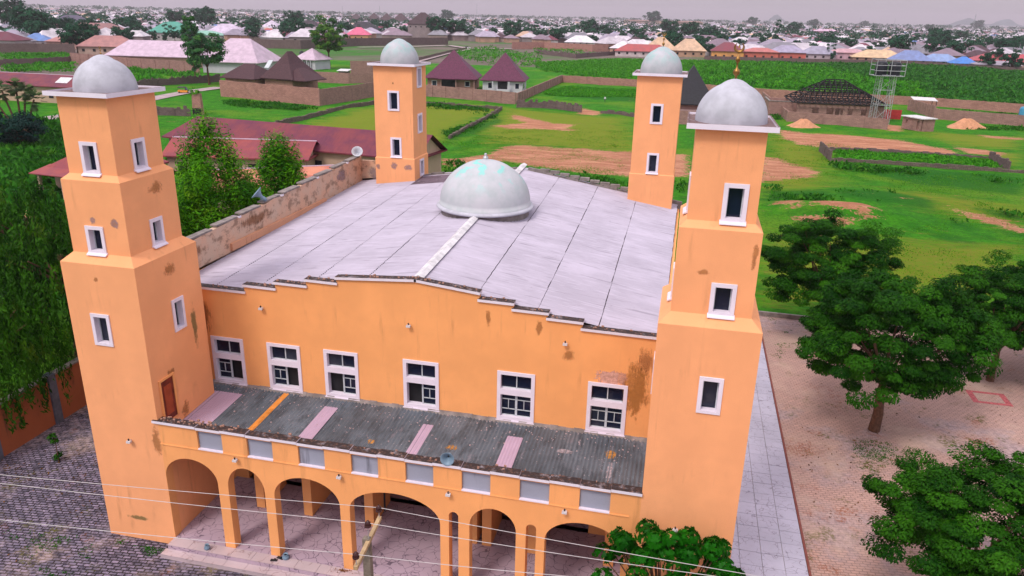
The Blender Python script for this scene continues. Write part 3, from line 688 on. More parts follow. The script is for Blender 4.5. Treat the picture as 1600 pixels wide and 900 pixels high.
# --- arcade and porch
AY, AT, ZF = -4.9, .45, .42
arches = [(.02, 2.5, 3.60, 4.62), (2.97, 4.67, 3.55, 4.58), (5.10, 8.03, 3.50, 4.57), (8.45, 12.30, 3.45, 4.53), (12.66, 13.05, 3.92, 4.12),
          (13.50, 15.37, 3.62, 4.55), (15.76, 16.16, 3.92, 4.12), (16.50, 19.45, 3.55, 4.55)]
def arcade(m, y0, y1, x0, x1, ztop, arcs, zb):
    xs = [x0]; cur = x0
    def quad(a, b, za, zb_, z2=ztop):
        m.poly([(a, y0, za), (b, y0, zb_), (b, y0, z2), (a, y0, z2)]); m.poly([(b, y1, zb_), (a, y1, za), (a, y1, z2), (b, y1, z2)])
    for a, b, zs, zt in arcs:
        if a > cur: quad(cur, a, zb, zb); m.poly([(cur, y0, zb), (cur, y1, zb), (a, y1, zb), (a, y0, zb)])
        m.poly([(a, y0, zb), (a, y1, zb), (a, y1, zs), (a, y0, zs)]); m.poly([(b, y1, zb), (b, y0, zb), (b, y0, zs), (b, y1, zs)])
        N = 20; pts = []
        for k in range(N+1):
            an = math.pi*(1-k/N); pts.append(((a+b)/2+(b-a)/2*math.cos(an), zs+(zt-zs)*math.sin(an)))
        for (xa, za), (xb, zb_) in zip(pts, pts[1:]):
            quad(xa, xb, za, zb_); m.poly([(xa, y0, za), (xa, y1, za), (xb, y1, zb_), (xb, y0, zb_)])
        cur = b
    if cur < x1: quad(cur, x1, zb, zb)
m = MB(); arcade(m, AY, AY+AT, .0, 20., 5.16, arches, .30)
PW, PX0 = 1.14, 1.79
ph = [(PX0+i*2.279, .06, PX0+i*2.279+PW, .88) for i in range(8)]
m.wall((0, AY, 5.16), X, NY, 20, .97, ph, .10)
m.poly([(20, AY+AT, 5.16), (0, AY+AT, 5.16), (0, AY+AT, 6.13), (20, AY+AT, 6.13)]); m.poly([(0, AY, 6.13), (20, AY, 6.13), (20, AY+AT, 6.13), (0, AY+AT, 6.13)])
m.build('arcade_wall', M['facade'], mosque)
MB().box(0.0, AY-.03, 5.14, 19.6, AY-.001, 5.19).build('ledge', M['facade'], mosque)
for i in range(8):
    a = PX0+i*2.279
    p = MB().box(a+.004, AY+.10, 5.225, a+PW-.004, AY+.14, 6.035).build('panel', M['grey_panel'], mosque)
    MB().box(a, AY-.035, 5.175, a+PW, AY+.098, 5.222).build('panel_sill', M['trim'], p)
edges = [(-.22, PX0)]; cur = PX0
while cur < 19.9:
    b = min(cur+1.1395, 20.04); edges.append((cur, b)); cur = b
    if cur > 20.0: break
for k, (a, b) in enumerate(edges):
    dz = .035 if k % 2 == 0 else 0
    MB().box(a+.006, AY-.10+(.012 if k % 2 else 0), 6.132+dz, b-.006, AY+.33, 6.25+dz).build('coping', M['coping'], mosque)
# rubble on coping as litter
m = MB()
for k in range(70):
    x = rng.uniform(0, 20)**1.0; x = x if rng.random() < .3 else rng.uniform(0, 3.5); s = rng.uniform(.02, .07); y = AY+rng.uniform(.0, .4)
    m.box(x, y, 6.25, x+s*1.6, y+s, 6.29+s*.6)
for k in range(90):
    x = rng.uniform(-3, 20); s = rng.uniform(.02, .07); y = rng.uniform(-.02, .28)
    z = next(za+(zb-za)*(x-a)/(b-a) for a, b, za, zb in steps if a <= x <= b)
    m.box(x, y, z+.125, x+s*1.6, y+s, z+.15+s*.5)
tag(m.build('coping_rubble', m_simple('rubble', (.36, .20, .15), .95, 30, .6), mosque), kind='stuff')
# porch roof sheets
m = MB(); n = 10
for k in range(n):
    a, b = k/n*.86, (k+1)/n*.86; za, zb = (0 if k % 2 == 0 else .045), (.045 if k % 2 == 0 else 0)
    m.poly([(a, 0, za), (b, 0, zb), (b, 4.5, zb), (a, 4.5, za)])
pme = bpy.data.meshes.new('porch_sheet'); pme.from_pydata(m.v, [], m.f)
slope = math.atan2(.22, 4.5)
nps = 25
for j in range(nps):
    o = link('porch_sheet', pme, M['sheet_dark'], mosque); o.location = (-1.1+j*.845, -4.46, 5.36+rng.uniform(-.006, .006)+(j % 2)*.012); o.rotation_euler = (slope, rng.uniform(-.004, .004), rng.uniform(-.005, .005))
def porch_patch(px, mat, ya, yb, lab):
    (x0, y0), (x1, y1), (x2, y2), (x3, y3) = [tuple(at(q[0], q[1], 2, 5.5)[:2]) for q in px]
    xa, xb = (x0+x3)/2, (x1+x2)/2; yt, ybm = max(y0, y1), min(y2, y3); yt = min(yt, -.2); ybm = max(ybm, -4.4)
    m = MB(); W_ = xb-xa; n = max(4, int(W_/.062)//2*2)
    for k in range(n):
        a, b = k/n*W_, (k+1)/n*W_; za, zb = (0 if k % 2 == 0 else .022), (.022 if k % 2 == 0 else 0)
        m.poly([(a, 0, za), (b, 0, zb), (b, yt-ybm, zb), (a, yt-ybm, za)])
    o = m.build('porch_sheet', mat, mosque); o['label'] = lab; o.location = (xa, ybm, 5.36+(ybm+4.46)*math.tan(slope)+.045); o.rotation_euler = (slope, 0, 0)
porch_patch([(318, 612), (367, 617), (335, 668), (285, 660)], M['sheet_pink'], 0, 0, 'wide pale pink sheet at the left end of the porch roof')
porch_patch([(432, 616), (438, 618), (407, 676), (396, 674)], M['sheet_orange'], 0, 0, 'narrow orange strip on the porch roof')
porch_patch([(498, 636), (520, 640), (492, 690), (472, 687)], M['sheet_pink'], 0, 0, 'pale pink sheet second from the left on the porch roof')
porch_patch([(655, 664), (671, 666), (655, 714), (637, 711)], M['sheet_pink'], 0, 0, 'pale pink sheet in the middle of the porch roof')
porch_patch([(790, 683), (813, 686), (802, 735), (775, 731)], M['sheet_pink'], 0, 0, 'rightmost pale pink sheet on the porch roof')
S_wh = stain_mat('white_droppings', (.62, .52, .56), .42, 2.5, 2.5, .02)
S_or = stain_mat('orange_splash', (.80, .36, .07), .38, 1.5, 1.5, .02)
def flat_stain(px, py, w_, h_, mat):
    c = at(px, py, 2, 5.55); me = bpy.data.meshes.new('splash'); z = 5.36+(c[1]+4.46)*math.tan(slope)+.05
    me.from_pydata([(c[0]-w_/2, c[1]-h_/2, z-h_/2*.049), (c[0]+w_/2, c[1]-h_/2, z-h_/2*.049), (c[0]+w_/2, c[1]+h_/2, z+h_/2*.049), (c[0]-w_/2, c[1]+h_/2, z+h_/2*.049)], [], [(0, 1, 2, 3)])
    uvl = me.uv_layers.new(name='UVMap')
    for i, cc in enumerate(((0, 0), (1, 0), (1, 1), (0, 1))): uvl.data[i].uv = cc
    link('splash', me, mat, mosque)
flat_stain(954, 711, .6, .9, S_or); flat_stain(952, 735, .35, 2.0, S_wh); flat_stain(707, 698, .7, .5, S_or); flat_stain(882, 705, .9, .5, S_wh); flat_stain(580, 688, .5, .5, S_or)
m = MB()
for k in range(230):
    y = -.1-abs(rng.normal(0, 1.1)); y = max(y, -4.3); x = rng.uniform(-.8, 19.8); s = rng.uniform(.015, .045); z = 5.36+(y+4.46)*math.tan(slope)+.02
    m.box(x, y, z, x+s*1.5, y+s, z+.03+s*.4)
tag(m.build('porch_litter', m_simple('pale_litter', (.42, .32, .33), .95, 40, .6), mosque), kind='stuff')
# cement fillet where porch roof meets the wall
m = MB()
for k in range(60):
    a = -1.0+k*.349; h = .05+.05*rng.random(); m.hexa([(a, -.16-.10*rng.random(), 5.55), (a+.349, -.16-.10*rng.random(), 5.55), (a+.349, -.002, 5.55), (a, -.002, 5.55), (a, -.06, 5.62+h), (a+.349, -.06, 5.62+h), (a+.349, -.002, 5.64+h), (a, -.002, 5.64+h)])
m.build('roof_fillet', M['concrete'], mosque)
# porch floor, steps, inner piers and back wall
MB().box(-.0, -5.42, 0, 20, 2.5, ZF).build('porch_floor', M['floor'], mosque)
MB().box(-.12, -5.80, 0, 23.2, -5.425, .20).build('step', M['step'], mosque)
tme = None
for k in range(20):
    for (y0, y1, z) in ((-5.42, -4.92, ZF), (-5.80, -5.43, .20)):
        MB().box(k*1.0+.006-(.1 if z < .3 else 0), y0-.02, z, k*1.0+.99-(.1 if z < .3 else 0), y1, z+.02).build('step_tile', M['step'], mosque)
m = MB()
for a in (2.3, 4.72, 7.75, 12.6, 13.25, 15.27, 18.6): m.box(a, -2.0, ZF, a+.42, -.002, 4.6)
m.box(2.0, -2.0, 4.2, 20, -1.6, 4.6)
m.build('inner_pier', M['facade'], mosque)
m = MB(); m.box(0, 2.5, 0, 20, 2.7, 5.2); m.build('inner_wall', M['facade'], mosque)
MB().box(0, -4.44, 4.75, 20, 2.5, 4.9).build('porch_ceiling', m_simple('porch_ceiling', (.35, .2, .12)), mosque)
for k, x in enumerate((3.6, 9.6, 16.8)):
    d = MB().box(x, 2.44, ZF, x+1.6, 2.497, 3.0).build('door', M['door'], mosque); MB().box(x+1.35, 2.40, 1.4, x+1.45, 2.437, 1.5).build('handle', M['steel'], d)
MB().tube((8.05, -.7, ZF), (8.05, -.7, 4.6), .16, n=14).build('drain_pipe', m_simple('dark_grey_pipe', (.05, .06, .07), .4), mosque)
MB().box(0, AY+AT, ZF, 0.02, -.95, 4.9)

# ------------------------------------------------------------------ minarets
def tower_window(par, o, u, n, w_=.82, h_=1.36, ledge=0):
    f = MB(); T = .14; o = np.array(o, float)
    for r in ((0, T, 0, h_), (w_-T, w_, 0, h_), (T, w_-T, h_-T, h_)): f.obox(o, u, n, r[0], r[1], r[2], r[3], -.26, .05)
    f.obox(o, u, n, T, w_-T, 0, T*.8, -.26, .05)
    win = f.build('window', M['trim'], par)
    if ledge:
        U = np.array(u, float); N = np.array(n, float); z = np.array([0, 0, 1.]); a = o-U*.03+z*.02; b = o+U*(w_+.03)+z*.02
        s = MB().hexa([a+N*(ledge+.06)-z*(ledge*.95+.0), b+N*(ledge+.06)-z*(ledge*.95), b+N*.0-z*.05, a-z*.05, a+N*(ledge+.05)-z*(ledge*.95-.035), b+N*(ledge+.05)-z*(ledge*.95-.035), b+N*.0+z*.03, a+z*.03])
        s.build('sill', M['trim'], win)
    MB().obox(o, u, n, T, w_-T, T*.8, h_-T, -.25, -.235).build('pane', M['glass'], win)
    s = MB().obox(o, u, n, T, T+.035, T*.8, h_-T, -.23, -.19); s.obox(o, u, n, w_-T-.03, w_-T, T*.8, h_-T, -.23, -.19); s.build('sash', M['sash'], win)
    return win
def minaret(label, loc, W_, D_, stages, zc, wins, R, Hd, cap_o, dome_mat, finial=None):
    """stages: (z0, z1, inset); wins: (stage, side F/R/L, centre u, z, w, h)"""
    t = empty('minaret', loc, label, 'minaret', group='four domed minarets of the mosque')
    m = MB()
    frames = {'F': lambda i: ((i, i, 0), X, NY, W_-2*i), 'R': lambda i: ((W_-i, i, 0), Yv, X, D_-2*i), 'B': lambda i: ((W_-i, D_-i, 0), NX, Yv, W_-2*i), 'L': lambda i: ((i, D_-i, 0), NY, NX, D_-2*i)}
    for si, (z0, z1, ins) in enumerate(stages):
        for s in 'FRBL':
            o, u, n, Wd = frames[s](ins); hs = []
            for (ws, sd, cu, z, w_, h_) in wins:
                if ws == si and sd == s:
                    uu = {'F': cu-ins, 'R': cu-ins, 'L': D_-cu-ins, 'B': W_-cu-ins}[s]
                    hs.append((uu-w_/2+.05, z-z0+.05, uu+w_/2-.05, z-z0+h_-.05))
            m.wall((o[0], o[1], z0), u, n, Wd, z1-z0, hs, .26)
        if si+1 < len(stages):
            zn, ni = stages[si+1][0], stages[si+1][2]
            # sloping ledge (four quads)
            a = [(ins, ins), (W_-ins, ins), (W_-ins, D_-ins), (ins, D_-ins)]; b = [(ni, ni), (W_-ni, ni), (W_-ni, D_-ni), (ni, D_-ni)]
            for k in range(4): m.poly([(*a[k], z1), (*a[(k+1) % 4], z1), (*b[(k+1) % 4], zn), (*b[k], zn)])
    m.build('shaft', M['tower'], t)
    for (ws, sd, cu, z, w_, h_) in wins:
        ins = stages[ws][2]; o, u, n, Wd = frames[sd](ins); uu = {'F': cu-ins, 'R': cu-ins, 'L': D_-cu-ins, 'B': W_-cu-ins}[sd]
        prev = stages[ws-1] if ws else None; led = 0
        if prev and z - stages[ws][0] < .25: led = min(.10, ins-prev[2])
        tower_window(t, np.array([o[0], o[1], z])+np.array(u)*(uu-w_/2), u, n, w_, h_, led)
    i = stages[-1][2]-cap_o
    c = MB().box(i, i, zc, W_-i, D_-i, zc+.10); c.box(i+.0, i+.0, zc+.1, W_-i, i+.05, zc+.17); c.box(i, D_-i-.05, zc+.1, W_-i, D_-i, zc+.17); c.box(i, i+.05, zc+.1, i+.05, D_-i-.05, zc+.17); c.box(W_-i-.05, i+.05, zc+.1, W_-i, D_-i-.05, zc+.17)
    c.build('cap_slab', M['slab'], t)
    pr = [(R, 0)]+[(R*math.cos(a)**.96, .06+(Hd-.12)*math.sin(a)+.10*max(0, math.sin(a)-.93)/.07) for a in [math.pi/2*k/16 for k in range(16)]]+[(.001, Hd+.05)]
    o = MB().lathe((0, 0, 0), pr, 40).build('dome', dome_mat, t, True); o.location = (W_/2, D_/2, zc+.10)
    if finial:
        f = MB(); z = zc+.10+Hd; cx, cy = W_/2, D_/2; s = finial
        f.lathe((cx, cy, z), [(.05*s, -.02), (.04*s, .15*s), (.10*s, .20*s), (.13*s, .28*s), (.10*s, .36*s), (.03*s, .42*s), (.03*s, .60*s), (.07*s, .64*s), (.09*s, .71*s), (.07*s, .78*s), (.025*s, .83*s), (.02*s, .98*s), (.001, 1.0*s)], 14)
        f.build('finial', M['brass'], t, True)
        m2 = MB(); N = 22; Rr = .155*s; zc2 = z+.98*s+Rr   # crescent, open at the top
        for k in range(N):
            a0 = math.radians(-235+290*k/N); a1 = math.radians(-235+290*(k+1)/N)
            q = math.sin(math.pi*(k+.5)/N); r_ = (.012+.045*q)*s
            m2.tube((cx+Rr*math.cos(a0), cy, zc2+Rr*math.sin(a0)), (cx+Rr*math.cos(a1), cy, zc2+Rr*math.sin(a1)), r_, n=8)
        m2.tube((cx, cy, zc2-.02), (cx, cy, zc2+Rr*.5), .05*s, .02*s, n=6)
        m2.build('crescent', M['brass'], t)
    return t
ww, wh = .82, 1.36
SL = [(0, 12.92, 0), (13.26, 16.16, .369), (16.38, 19.30, .607)]
TW, TD = 3.355, 3.947
tl = minaret('nearest left minaret, three stepped orange stages, weathered patches, dark stump on its dome', (-3.355, -4.9, 0), TW, TD, SL, 19.30,
        [(0, 'F', 1.43, 9.45, .86, 1.38), (0, 'R', 2.21, 9.50, .76, 1.42), (1, 'F', 1.53, 13.28, .82, 1.10), (1, 'R', 2.05, 13.30, .76, 1.12), (2, 'F', 1.67, 16.40, .76, 1.22), (2, 'R', 1.94, 16.42, .76, 1.20)], 1.13, 1.28, .30, M['dome'], .28)
tr = minaret('nearest right minaret, tallest crescent finial, standing at the marble walkway', (20, -4.9, 0), TW, 3.75, SL, 19.30,
        [(0, 'F', 1.94, 9.81, .80, 1.36), (0, 'L', 1.9, 9.5, .76, 1.4), (1, 'F', 2.0, 13.28, .82, 1.11), (1, 'L', 1.8, 13.30, .76, 1.12), (2, 'F', 2.03, 16.40, .77, 1.24), (2, 'L', 1.8, 16.42, .76, 1.22)], 1.13, 1.28, .30, M['dome'], .88)
SB = [(0, 12.62, 0), (12.68, 19.0, .06)]
bl = minaret('far left minaret with green-tinged dome behind the pale roof', (-1.35, 22.27, 0), 2.97, 2.97, SB, 19.0,
        [(1, 'F', 1.50, 15.97, .86, 1.37), (1, 'F', 1.60, 12.72, .82, 1.40), (1, 'R', 1.43, 17.50, .94, 1.42), (1, 'R', 1.43, 14.33, .92, 1.38), (0, 'R', 1.5, 11.2, .86, 1.25)], 1.36, 1.62, .30, M['dome_back'])
br = minaret('far right minaret, plain dome with small gold crescent, behind the pale roof', (16.82, 22.27, 0), 2.97, 2.97, SB, 19.0,
        [(1, 'F', 1.48, 15.97, .80, 1.30), (1, 'F', 1.48, 12.72, .78, 1.36), (1, 'L', 1.43, 17.50, .9, 1.40), (1, 'L', 1.43, 14.33, .9, 1.38)], 1.36, 1.62, .30, M['dome_back'], .72)
# door on the inner face of the near left minaret, opening onto the porch roof
d = MB().obox((3.355, .47, 5.90), Yv, X, 0, .78, 0, 1.88, -.02, .012).build('door', M['door'], tl)
MB().obox((3.355, .47, 5.90), Yv, X, .16, .62, .25, 1.6, .014, .022).build('door_panel', m_simple('faded_door_panel', (.34, .06, .02), .6), d)
f = MB()
for r in ((-.10, 0, 0, 1.98), (.78, .88, 0, 1.98), (0, .78, 1.88, 1.98)): f.obox((3.355, .47, 5.90), Yv, X, r[0], r[1], r[2], r[3], -.02, .05)
f.build('door_frame', M['facade'], d)
def tstain(t, px, py, ax, v, u, n, w_, h_, mat):
    c = at(px, py, ax, v)-np.array(t.location); stain(t, 'wall_stain', c, u, n, w_, h_, mat)
tstain(tl, 242, 292, 0, -.37, Yv, X, 1.3, .95, S_ochre); tstain(tl, 145, 344, 1, -4.53, X, NY, .4, .4, S_grey); tstain(tl, 179, 349, 1, -4.53, X, NY, .5, .6, S_grey)
tstain(tl, 304, 510, 0, 0, Yv, X, .55, 2.6, S_green); tstain(tl, 245, 690, 1, -4.9, X, NY, .7, 2.4, S_ochre); tstain(tl, 218, 809, 1, -4.9, X, NY, 1.5, .35, S_green); tstain(tl, 265, 420, 0, 0, Yv, X, 1.1, .9, S_ochre)
tstain(tl, 290, 640, 0, 0, Yv, X, .9, 1.2, S_ochre); tstain(tl, 150, 437, 1, -4.9, X, NY, .35, .35, S_ochre); tstain(tl, 268, 580, 0, 0, Yv, X, .9, .5, S_ochre)
tstain(bl, 616, 259, 1, 22.27, X, NY, .7, .8, S_grey); tstain(bl, 638, 262, 1, 22.27, X, NY, .9, .7, S_grey); tstain(bl, 591, 260, 1, 22.27, X, NY, .5, .6, S_grey); tstain(bl, 614, 130, 1, 22.33, X, NY, .3, .3, S_dark)
tstain(tr, 1180, 400, 1, -4.53, X, NY, .3, 1.5, S_ochre); tstain(tr, 1100, 425, 1, -4.53, X, NY, .6, .35, S_ochre)

# ------------------------------------------------------------------ loudspeakers
def horn(label, loc, d, mat, s=1.0, base=0.25):
    t = empty('horn_loudspeaker', tuple(loc), label, 'loudspeaker', group='horn loudspeakers on the mosque')
    d = Vector(d).normalized(); q = Vector((0, 0, 1)).rotation_difference(d).to_matrix().to_4x4()
    h = MB().lathe((0, 0, 0), [(r*s, z*s) for r, z in ((.03, -.22), (.07, -.2), (.07, -.05), (.05, -.04), (.07, .02), (.11, .10), (.17, .17), (.25, .22), (.26, .235), (.245, .235), (.16, .16), (.09, .07), (.03, -.02))], 26).build('horn', mat, t, True)
    h.matrix_local = Matrix.Translation((0, 0, base+.1)) @ q
    b = MB().lathe((0, 0, 0), [(r*s, z*s) for r, z in ((.001, .04), (.05, .05), (.055, .13), (.03, .16), (.001, .165))], 14).build('driver_cap', mat, t, True); b.matrix_local = h.matrix_local.copy()
    MB().tube((0, 0, 0), (0, 0, base+.05), .025, n=8).tube((-.12, 0, .012), (.12, 0, .012), .02, n=6).build('stand', M['steel'], t)
horn('blue-grey horn loudspeaker on the porch coping facing the street', (12.62, -4.75, 6.25), (.1, -1, .12), M['horn'], 1.05, .15)
horn('grey horn loudspeaker tilted up on the left parapet beside the trees', (-3.35, 10.1, 12.0), (-.75, -.35, .75), M['horn'], 1.6, .15)
horn('white horn loudspeaker at the back corner near the far left minaret', (-3.3, 23.6, 12.35), (.25, -.75, .6), M['horn_w'], 1.6, .1)

# ------------------------------------------------------------------ utility pole, wires, small things by the porch
pl = empty('utility_pole', (12.1, -11.25, 0), 'weathered concrete utility pole with tilted wooden crossarm in front of the porch', 'pole')
MB().hexa([(-.17, -.14, 0), (.17, -.14, 0), (.17, .14, 0), (-.17, .14, 0), (-.11, -.09, 7.55), (.11, -.09, 7.55), (.11, .09, 7.55), (-.11, .09, 7.55)]).build('post', m_simple('grey_brown_pole', (.17, .14, .11), .9, 3, .35), pl)
arm0, arm1 = np.array([.16, -1.20, 7.42]), np.array([-.02, 1.08, 7.50])
a = MB().hexa([arm0+(-.06, 0, -.06), arm0+(.06, 0, -.06), arm1+(.06, 0, -.06), arm1+(-.06, 0, -.06), arm0+(-.06, 0, .06), arm0+(.06, 0, .06), arm1+(.06, 0, .06), arm1+(-.06, 0, .06)]).build('crossarm', M['wood'], pl)
tips = []
for k, f_ in enumerate((.04, .52, .97)):
    p = arm0+(arm1-arm0)*f_; hh = .30 if k != 1 else .52
    MB().tube(tuple(p), tuple(p+(0, 0, hh)), .014, n=6).build('pin', M['steel'], pl)
    MB().lathe(tuple(p+(0, 0, hh)), [(.04, -.02), (.10, 0), (.105, .05), (.06, .07), (.085, .09), (.085, .14), (.05, .17), (.04, .2), (.001, .21)], 16).build('insulator', M['ceramic'], pl, True)
    tips.append(np.array(pl.location)+p+(0, 0, hh+.12))
def wire(label, a, b, c, sag):
    m = MB(); pts = []
    for p, q in ((a, b), (b, c)):
        for k in range(14):
            s = k/14; v = p+(q-p)*s; pts.append((v[0], v[1], v[2]-sag*4*s*(1-s)))
    pts.append(tuple(c))
    for p, q in zip(pts, pts[1:]): m.tube(p, q, .0095, n=5, cap=False)
    tag(m.build('power_line', M['wire']), label, 'power line', 'wires strung along the street')
for k, (la, l0) in enumerate((('lowest bare power line, carried by the near end of the crossarm', (0, 814)), ('middle bare power line passing over the pole top', (0, 763)), ('upper bare power line, carried by the far end of the crossarm', (0, 745)))):
    b = tips[k]; e0 = G(l0[0], l0[1], 7.5); d = (e0-b); e0 = b+d*2.6; e0[2] = 7.6
    r0 = G(*((860, 900), (1000, 893), (1160, 900))[k], 7.5); d = r0-b; e1 = b+d*2.6; e1[2] = 7.6
    wire(la, e0, b, e1, .22)
def pot(label, px, py, s=1):
    c = G(px, py, .44); c[1] = min(c[1], -4.98)
    o = MB().lathe((0, 0, 0), [(.001, 0), (.09*s, .0), (.13*s, .06), (.12*s, .14), (.07*s, .20), (.09*s, .24), (.075*s, .24), (.05*s, .20)], 16).build('kettle', M['horn'], None, True)
    o.location = (c[0], c[1], .44); tag(o, label, 'kettle', 'washing kettles on the porch step')
pot('round dark washing kettle alone on the top step by the first arch', 324, 858); pot('round grey kettle beside the second pillar', 452, 866, 1.2)
sd_ = MB()
sd_.hexa([(0, 0, 0), (.26, 0, 0), (.26, .1, 0), (0, .1, 0), (0, 0, .03), (.26, .01, .025), (.26, .09, .025), (0, .1, .03)]); sd_.hexa([(.13, -.003, .03), (.18, -.003, .03), (.18, .103, .03), (.13, .103, .03), (.135, .01, .08), (.175, .01, .075), (.175, .09, .075), (.135, .09, .08)])
for k, (px, py, rz) in enumerate(((422, 877, .2), (432, 872, -.2))):
    o = sd_.build('slipper', M['black']); c = G(px, py, .44); o.location = (c[0], c[1], .44); o.rotation_euler = (0, 0, rz); o.scale = (1.15, 1.3, 1)
    tag(o, ('black slipper nearer the step edge in front of the second pillar', 'black slipper closer to the second pillar on the top step')[k], 'slipper', 'black slippers on the porch step')
m = MB()
for k in range(60):
    a, r = rng.uniform(0, 6.28), abs(rng.normal(0, .18)); x, y = 8.05+r*math.cos(a)*1.4, -5.15+r*math.sin(a)*.5; s = rng.uniform(.03, .08)
    m.poly([(x, y, .45+rng.uniform(0, .06)), (x+s, y+.02, .46+rng.uniform(0, .08)), (x+s*.5, y+s, .45+rng.uniform(0, .1))])
tag(m.build('dry_leaves', m_simple('dry_leaf', (.20, .08, .03), .9, 20, .5)), 'small heap of brown dry leaves at the foot of the third pillar', 'leaves', kind='stuff')
# ------------------------------------------------------------------ vegetation makers
def leaf_mesh(name, C, Nn, T, size, asp, shade):
    """one folded rhombus per point"""
    C = np.asarray(C); n = len(C); Nn = Nn/np.linalg.norm(Nn, axis=1, keepdims=True)
    T = T-(T*Nn).sum(1, keepdims=True)*Nn; T /= np.maximum(np.linalg.norm(T, axis=1, keepdims=True), 1e-6); B = np.cross(Nn, T)
    s = (size*np.ones(n))[:, None]
    V = np.stack([C-T*s*.5, C+B*s*asp*.5, C+T*s*.5, C-B*s*asp*.5], 1).reshape(-1, 3)
    F = np.arange(4*n).reshape(n, 4); me = fast_mesh(name, V, F)
    a = me.attributes.new('clump', 'FLOAT', 'FACE'); a.data.foreach_set('value', np.clip(shade, 0, 1).astype(np.float32)); return me
def crown_mesh(name, rad, nclump, nleaf, leaf, cr, seed, shape='round', asp=.45, flat=.5, droop=.45):
    r = np.random.default_rng(seed); rx_, ry_, rz_ = rad
    d = r.normal(size=(nclump, 3)); d /= np.linalg.norm(d, axis=1, keepdims=True)
    q = r.uniform(.30, 1, nclump)**.5
    if shape == 'cone':
        h = r.uniform(0, 1, nclump)**1.25; an = r.uniform(0, 6.283, nclump); prof = (1-h)**.58*.97+.05; prof *= np.where(h < .15, .5+h*3.3, 1)
        rr = prof*np.sqrt(r.uniform(.2, 1, nclump)); lobes = [(0, 0, 1, .85)]+[(math.cos(k*1.9+seed)*.48, math.sin(k*1.9+seed)*.46, .80-.11*k, .58) for k in range(4)]
        li = r.choice(5, nclump, p=[.42, .16, .15, .14, .13]); lb = np.array(lobes)[li]
        cc = np.c_[(np.cos(an)*rr*lb[:, 3]+lb[:, 0])*rx_, (np.sin(an)*rr*lb[:, 3]+lb[:, 1])*ry_, (h*2*lb[:, 2]-1)*rz_]
    elif shape == 'round':
        lob = 1+.16*np.sin(3*np.arctan2(d[:, 1], d[:, 0])+seed)+.12*np.sin(5*d[:, 2]+seed*2+4*d[:, 0])
        cc = d*q[:, None]*lob[:, None]*np.array(rad); cc[:, 2] = np.where(cc[:, 2] < -.55*rz_, -.55*rz_+r.uniform(-.1, .2, nclump)*rz_, cc[:, 2])
    elif shape == 'column':
        h = r.uniform(-1, 1, nclump); an = r.uniform(0, 6.283, nclump); rr = np.sqrt(1-h**2*.85)*np.sqrt(r.uniform(.2, 1, nclump)); cc = np.c_[np.cos(an)*rr*rx_, np.sin(an)*rr*ry_, h*rz_]
    cs = cr*r.uniform(.6, 1.3, nclump); L_ = r.normal(size=(nclump, nleaf, 3)); L_ /= np.linalg.norm(L_, axis=2, keepdims=True); L_ *= r.uniform(.2, 1, (nclump, nleaf, 1))**.45
    L_[:, :, 2] *= flat; P = (cc[:, None]+L_*cs[:, None, None]).reshape(-1, 3)
    outd = L_.reshape(-1, 3)+.35*np.repeat(cc/np.array(rad), nleaf, 0); N_ = outd+np.array([0, 0, .75])+r.normal(size=P.shape)*.45
    T = outd*1.0+r.normal(size=P.shape)*.7-np.array([0, 0, droop*2])
    sh = np.repeat(r.uniform(0, 1, nclump)**1.6*.85, nleaf)+r.uniform(-.18, .28, len(P))
    return leaf_mesh(name, P, N_, T, leaf*r.uniform(.6, 1.3, len(P)), asp, sh), cc
def trunk_mesh(name, h, r0, cc, czo, nl=14, seed=0, lean=(0, 0)):
    r = np.random.default_rng(seed); m = MB(); pts = [Vector((0, 0, -.3)), Vector((lean[0]*.3+.08, lean[1]*.3, h*.35)), Vector((lean[0]*.7-.05, lean[1]*.7, h*.7)), Vector((lean[0], lean[1], h))]
    rs = [r0*1.25, r0, r0*.85, r0*.7]
    for i in range(3): m.tube(pts[i], pts[i+1], rs[i], rs[i+1], n=10)
    idx = r.choice(len(cc), min(nl, len(cc)), replace=False)
    for i in idx:
        e = Vector(cc[i])*.85+Vector((0, 0, czo)); s = pts[3]; mid = s.lerp(e, .45)+Vector((r.normal()*.25, r.normal()*.25, .35))
        m.tube(s-Vector((0, 0, .2)), mid, r0*.42, r0*.26, n=6, cap=False); m.tube(mid, e, r0*.26, r0*.07, n=5, cap=False)
    me = bpy.data.meshes.new(name); me.from_pydata(m.v, [], m.f); me.materials.append(M['trunk']); return me
def tree_kind(key, rad, nclump, nleaf, leaf, cr, seed, cz, th, tr, mat, **k):
    me, cc = crown_mesh('crown', rad, nclump, nleaf, leaf, cr, seed, **k); me.materials.append(mat)
    tm = trunk_mesh('trunk', th, tr, cc, cz, seed=seed); KINDS[key] = (me, tm, cz)
KINDS = {}
def tree(key, loc, label, cat='tree', s=1., rz=0., group=None, sz=None, name='tree'):
    me, tm, cz = KINDS[key]; t = empty(name, tuple(loc), label, cat, rz, group); t.scale = (s, s, sz or s)
    link('trunk', tm, None, t); c = link('crown', me, None, t); c.location = (0, 0, cz); return t
tree_kind('neemA', (5.4, 5.1, 3.6), 330, 400, .20, .68, 3, 6.35, 3.4, .30, M['leaf_neem'])
tree_kind('neemB', (4.7, 4.8, 3.5), 240, 370, .20, .68, 9, 5.9, 2.8, .24, M['leaf_neem'])
tree_kind('neemC', (4.3, 4.5, 3.1), 270, 430, .165, .62, 21, 5.4, 2.6, .22, M['leaf_neem'])
tree_kind('cone', (4.6, 4.3, 6.6), 430, 230, .25, .72, 5, 8.6, 6.0, .2, M['leaf_bright'], shape='cone', asp=.28, flat=1.5, droop=-.6)
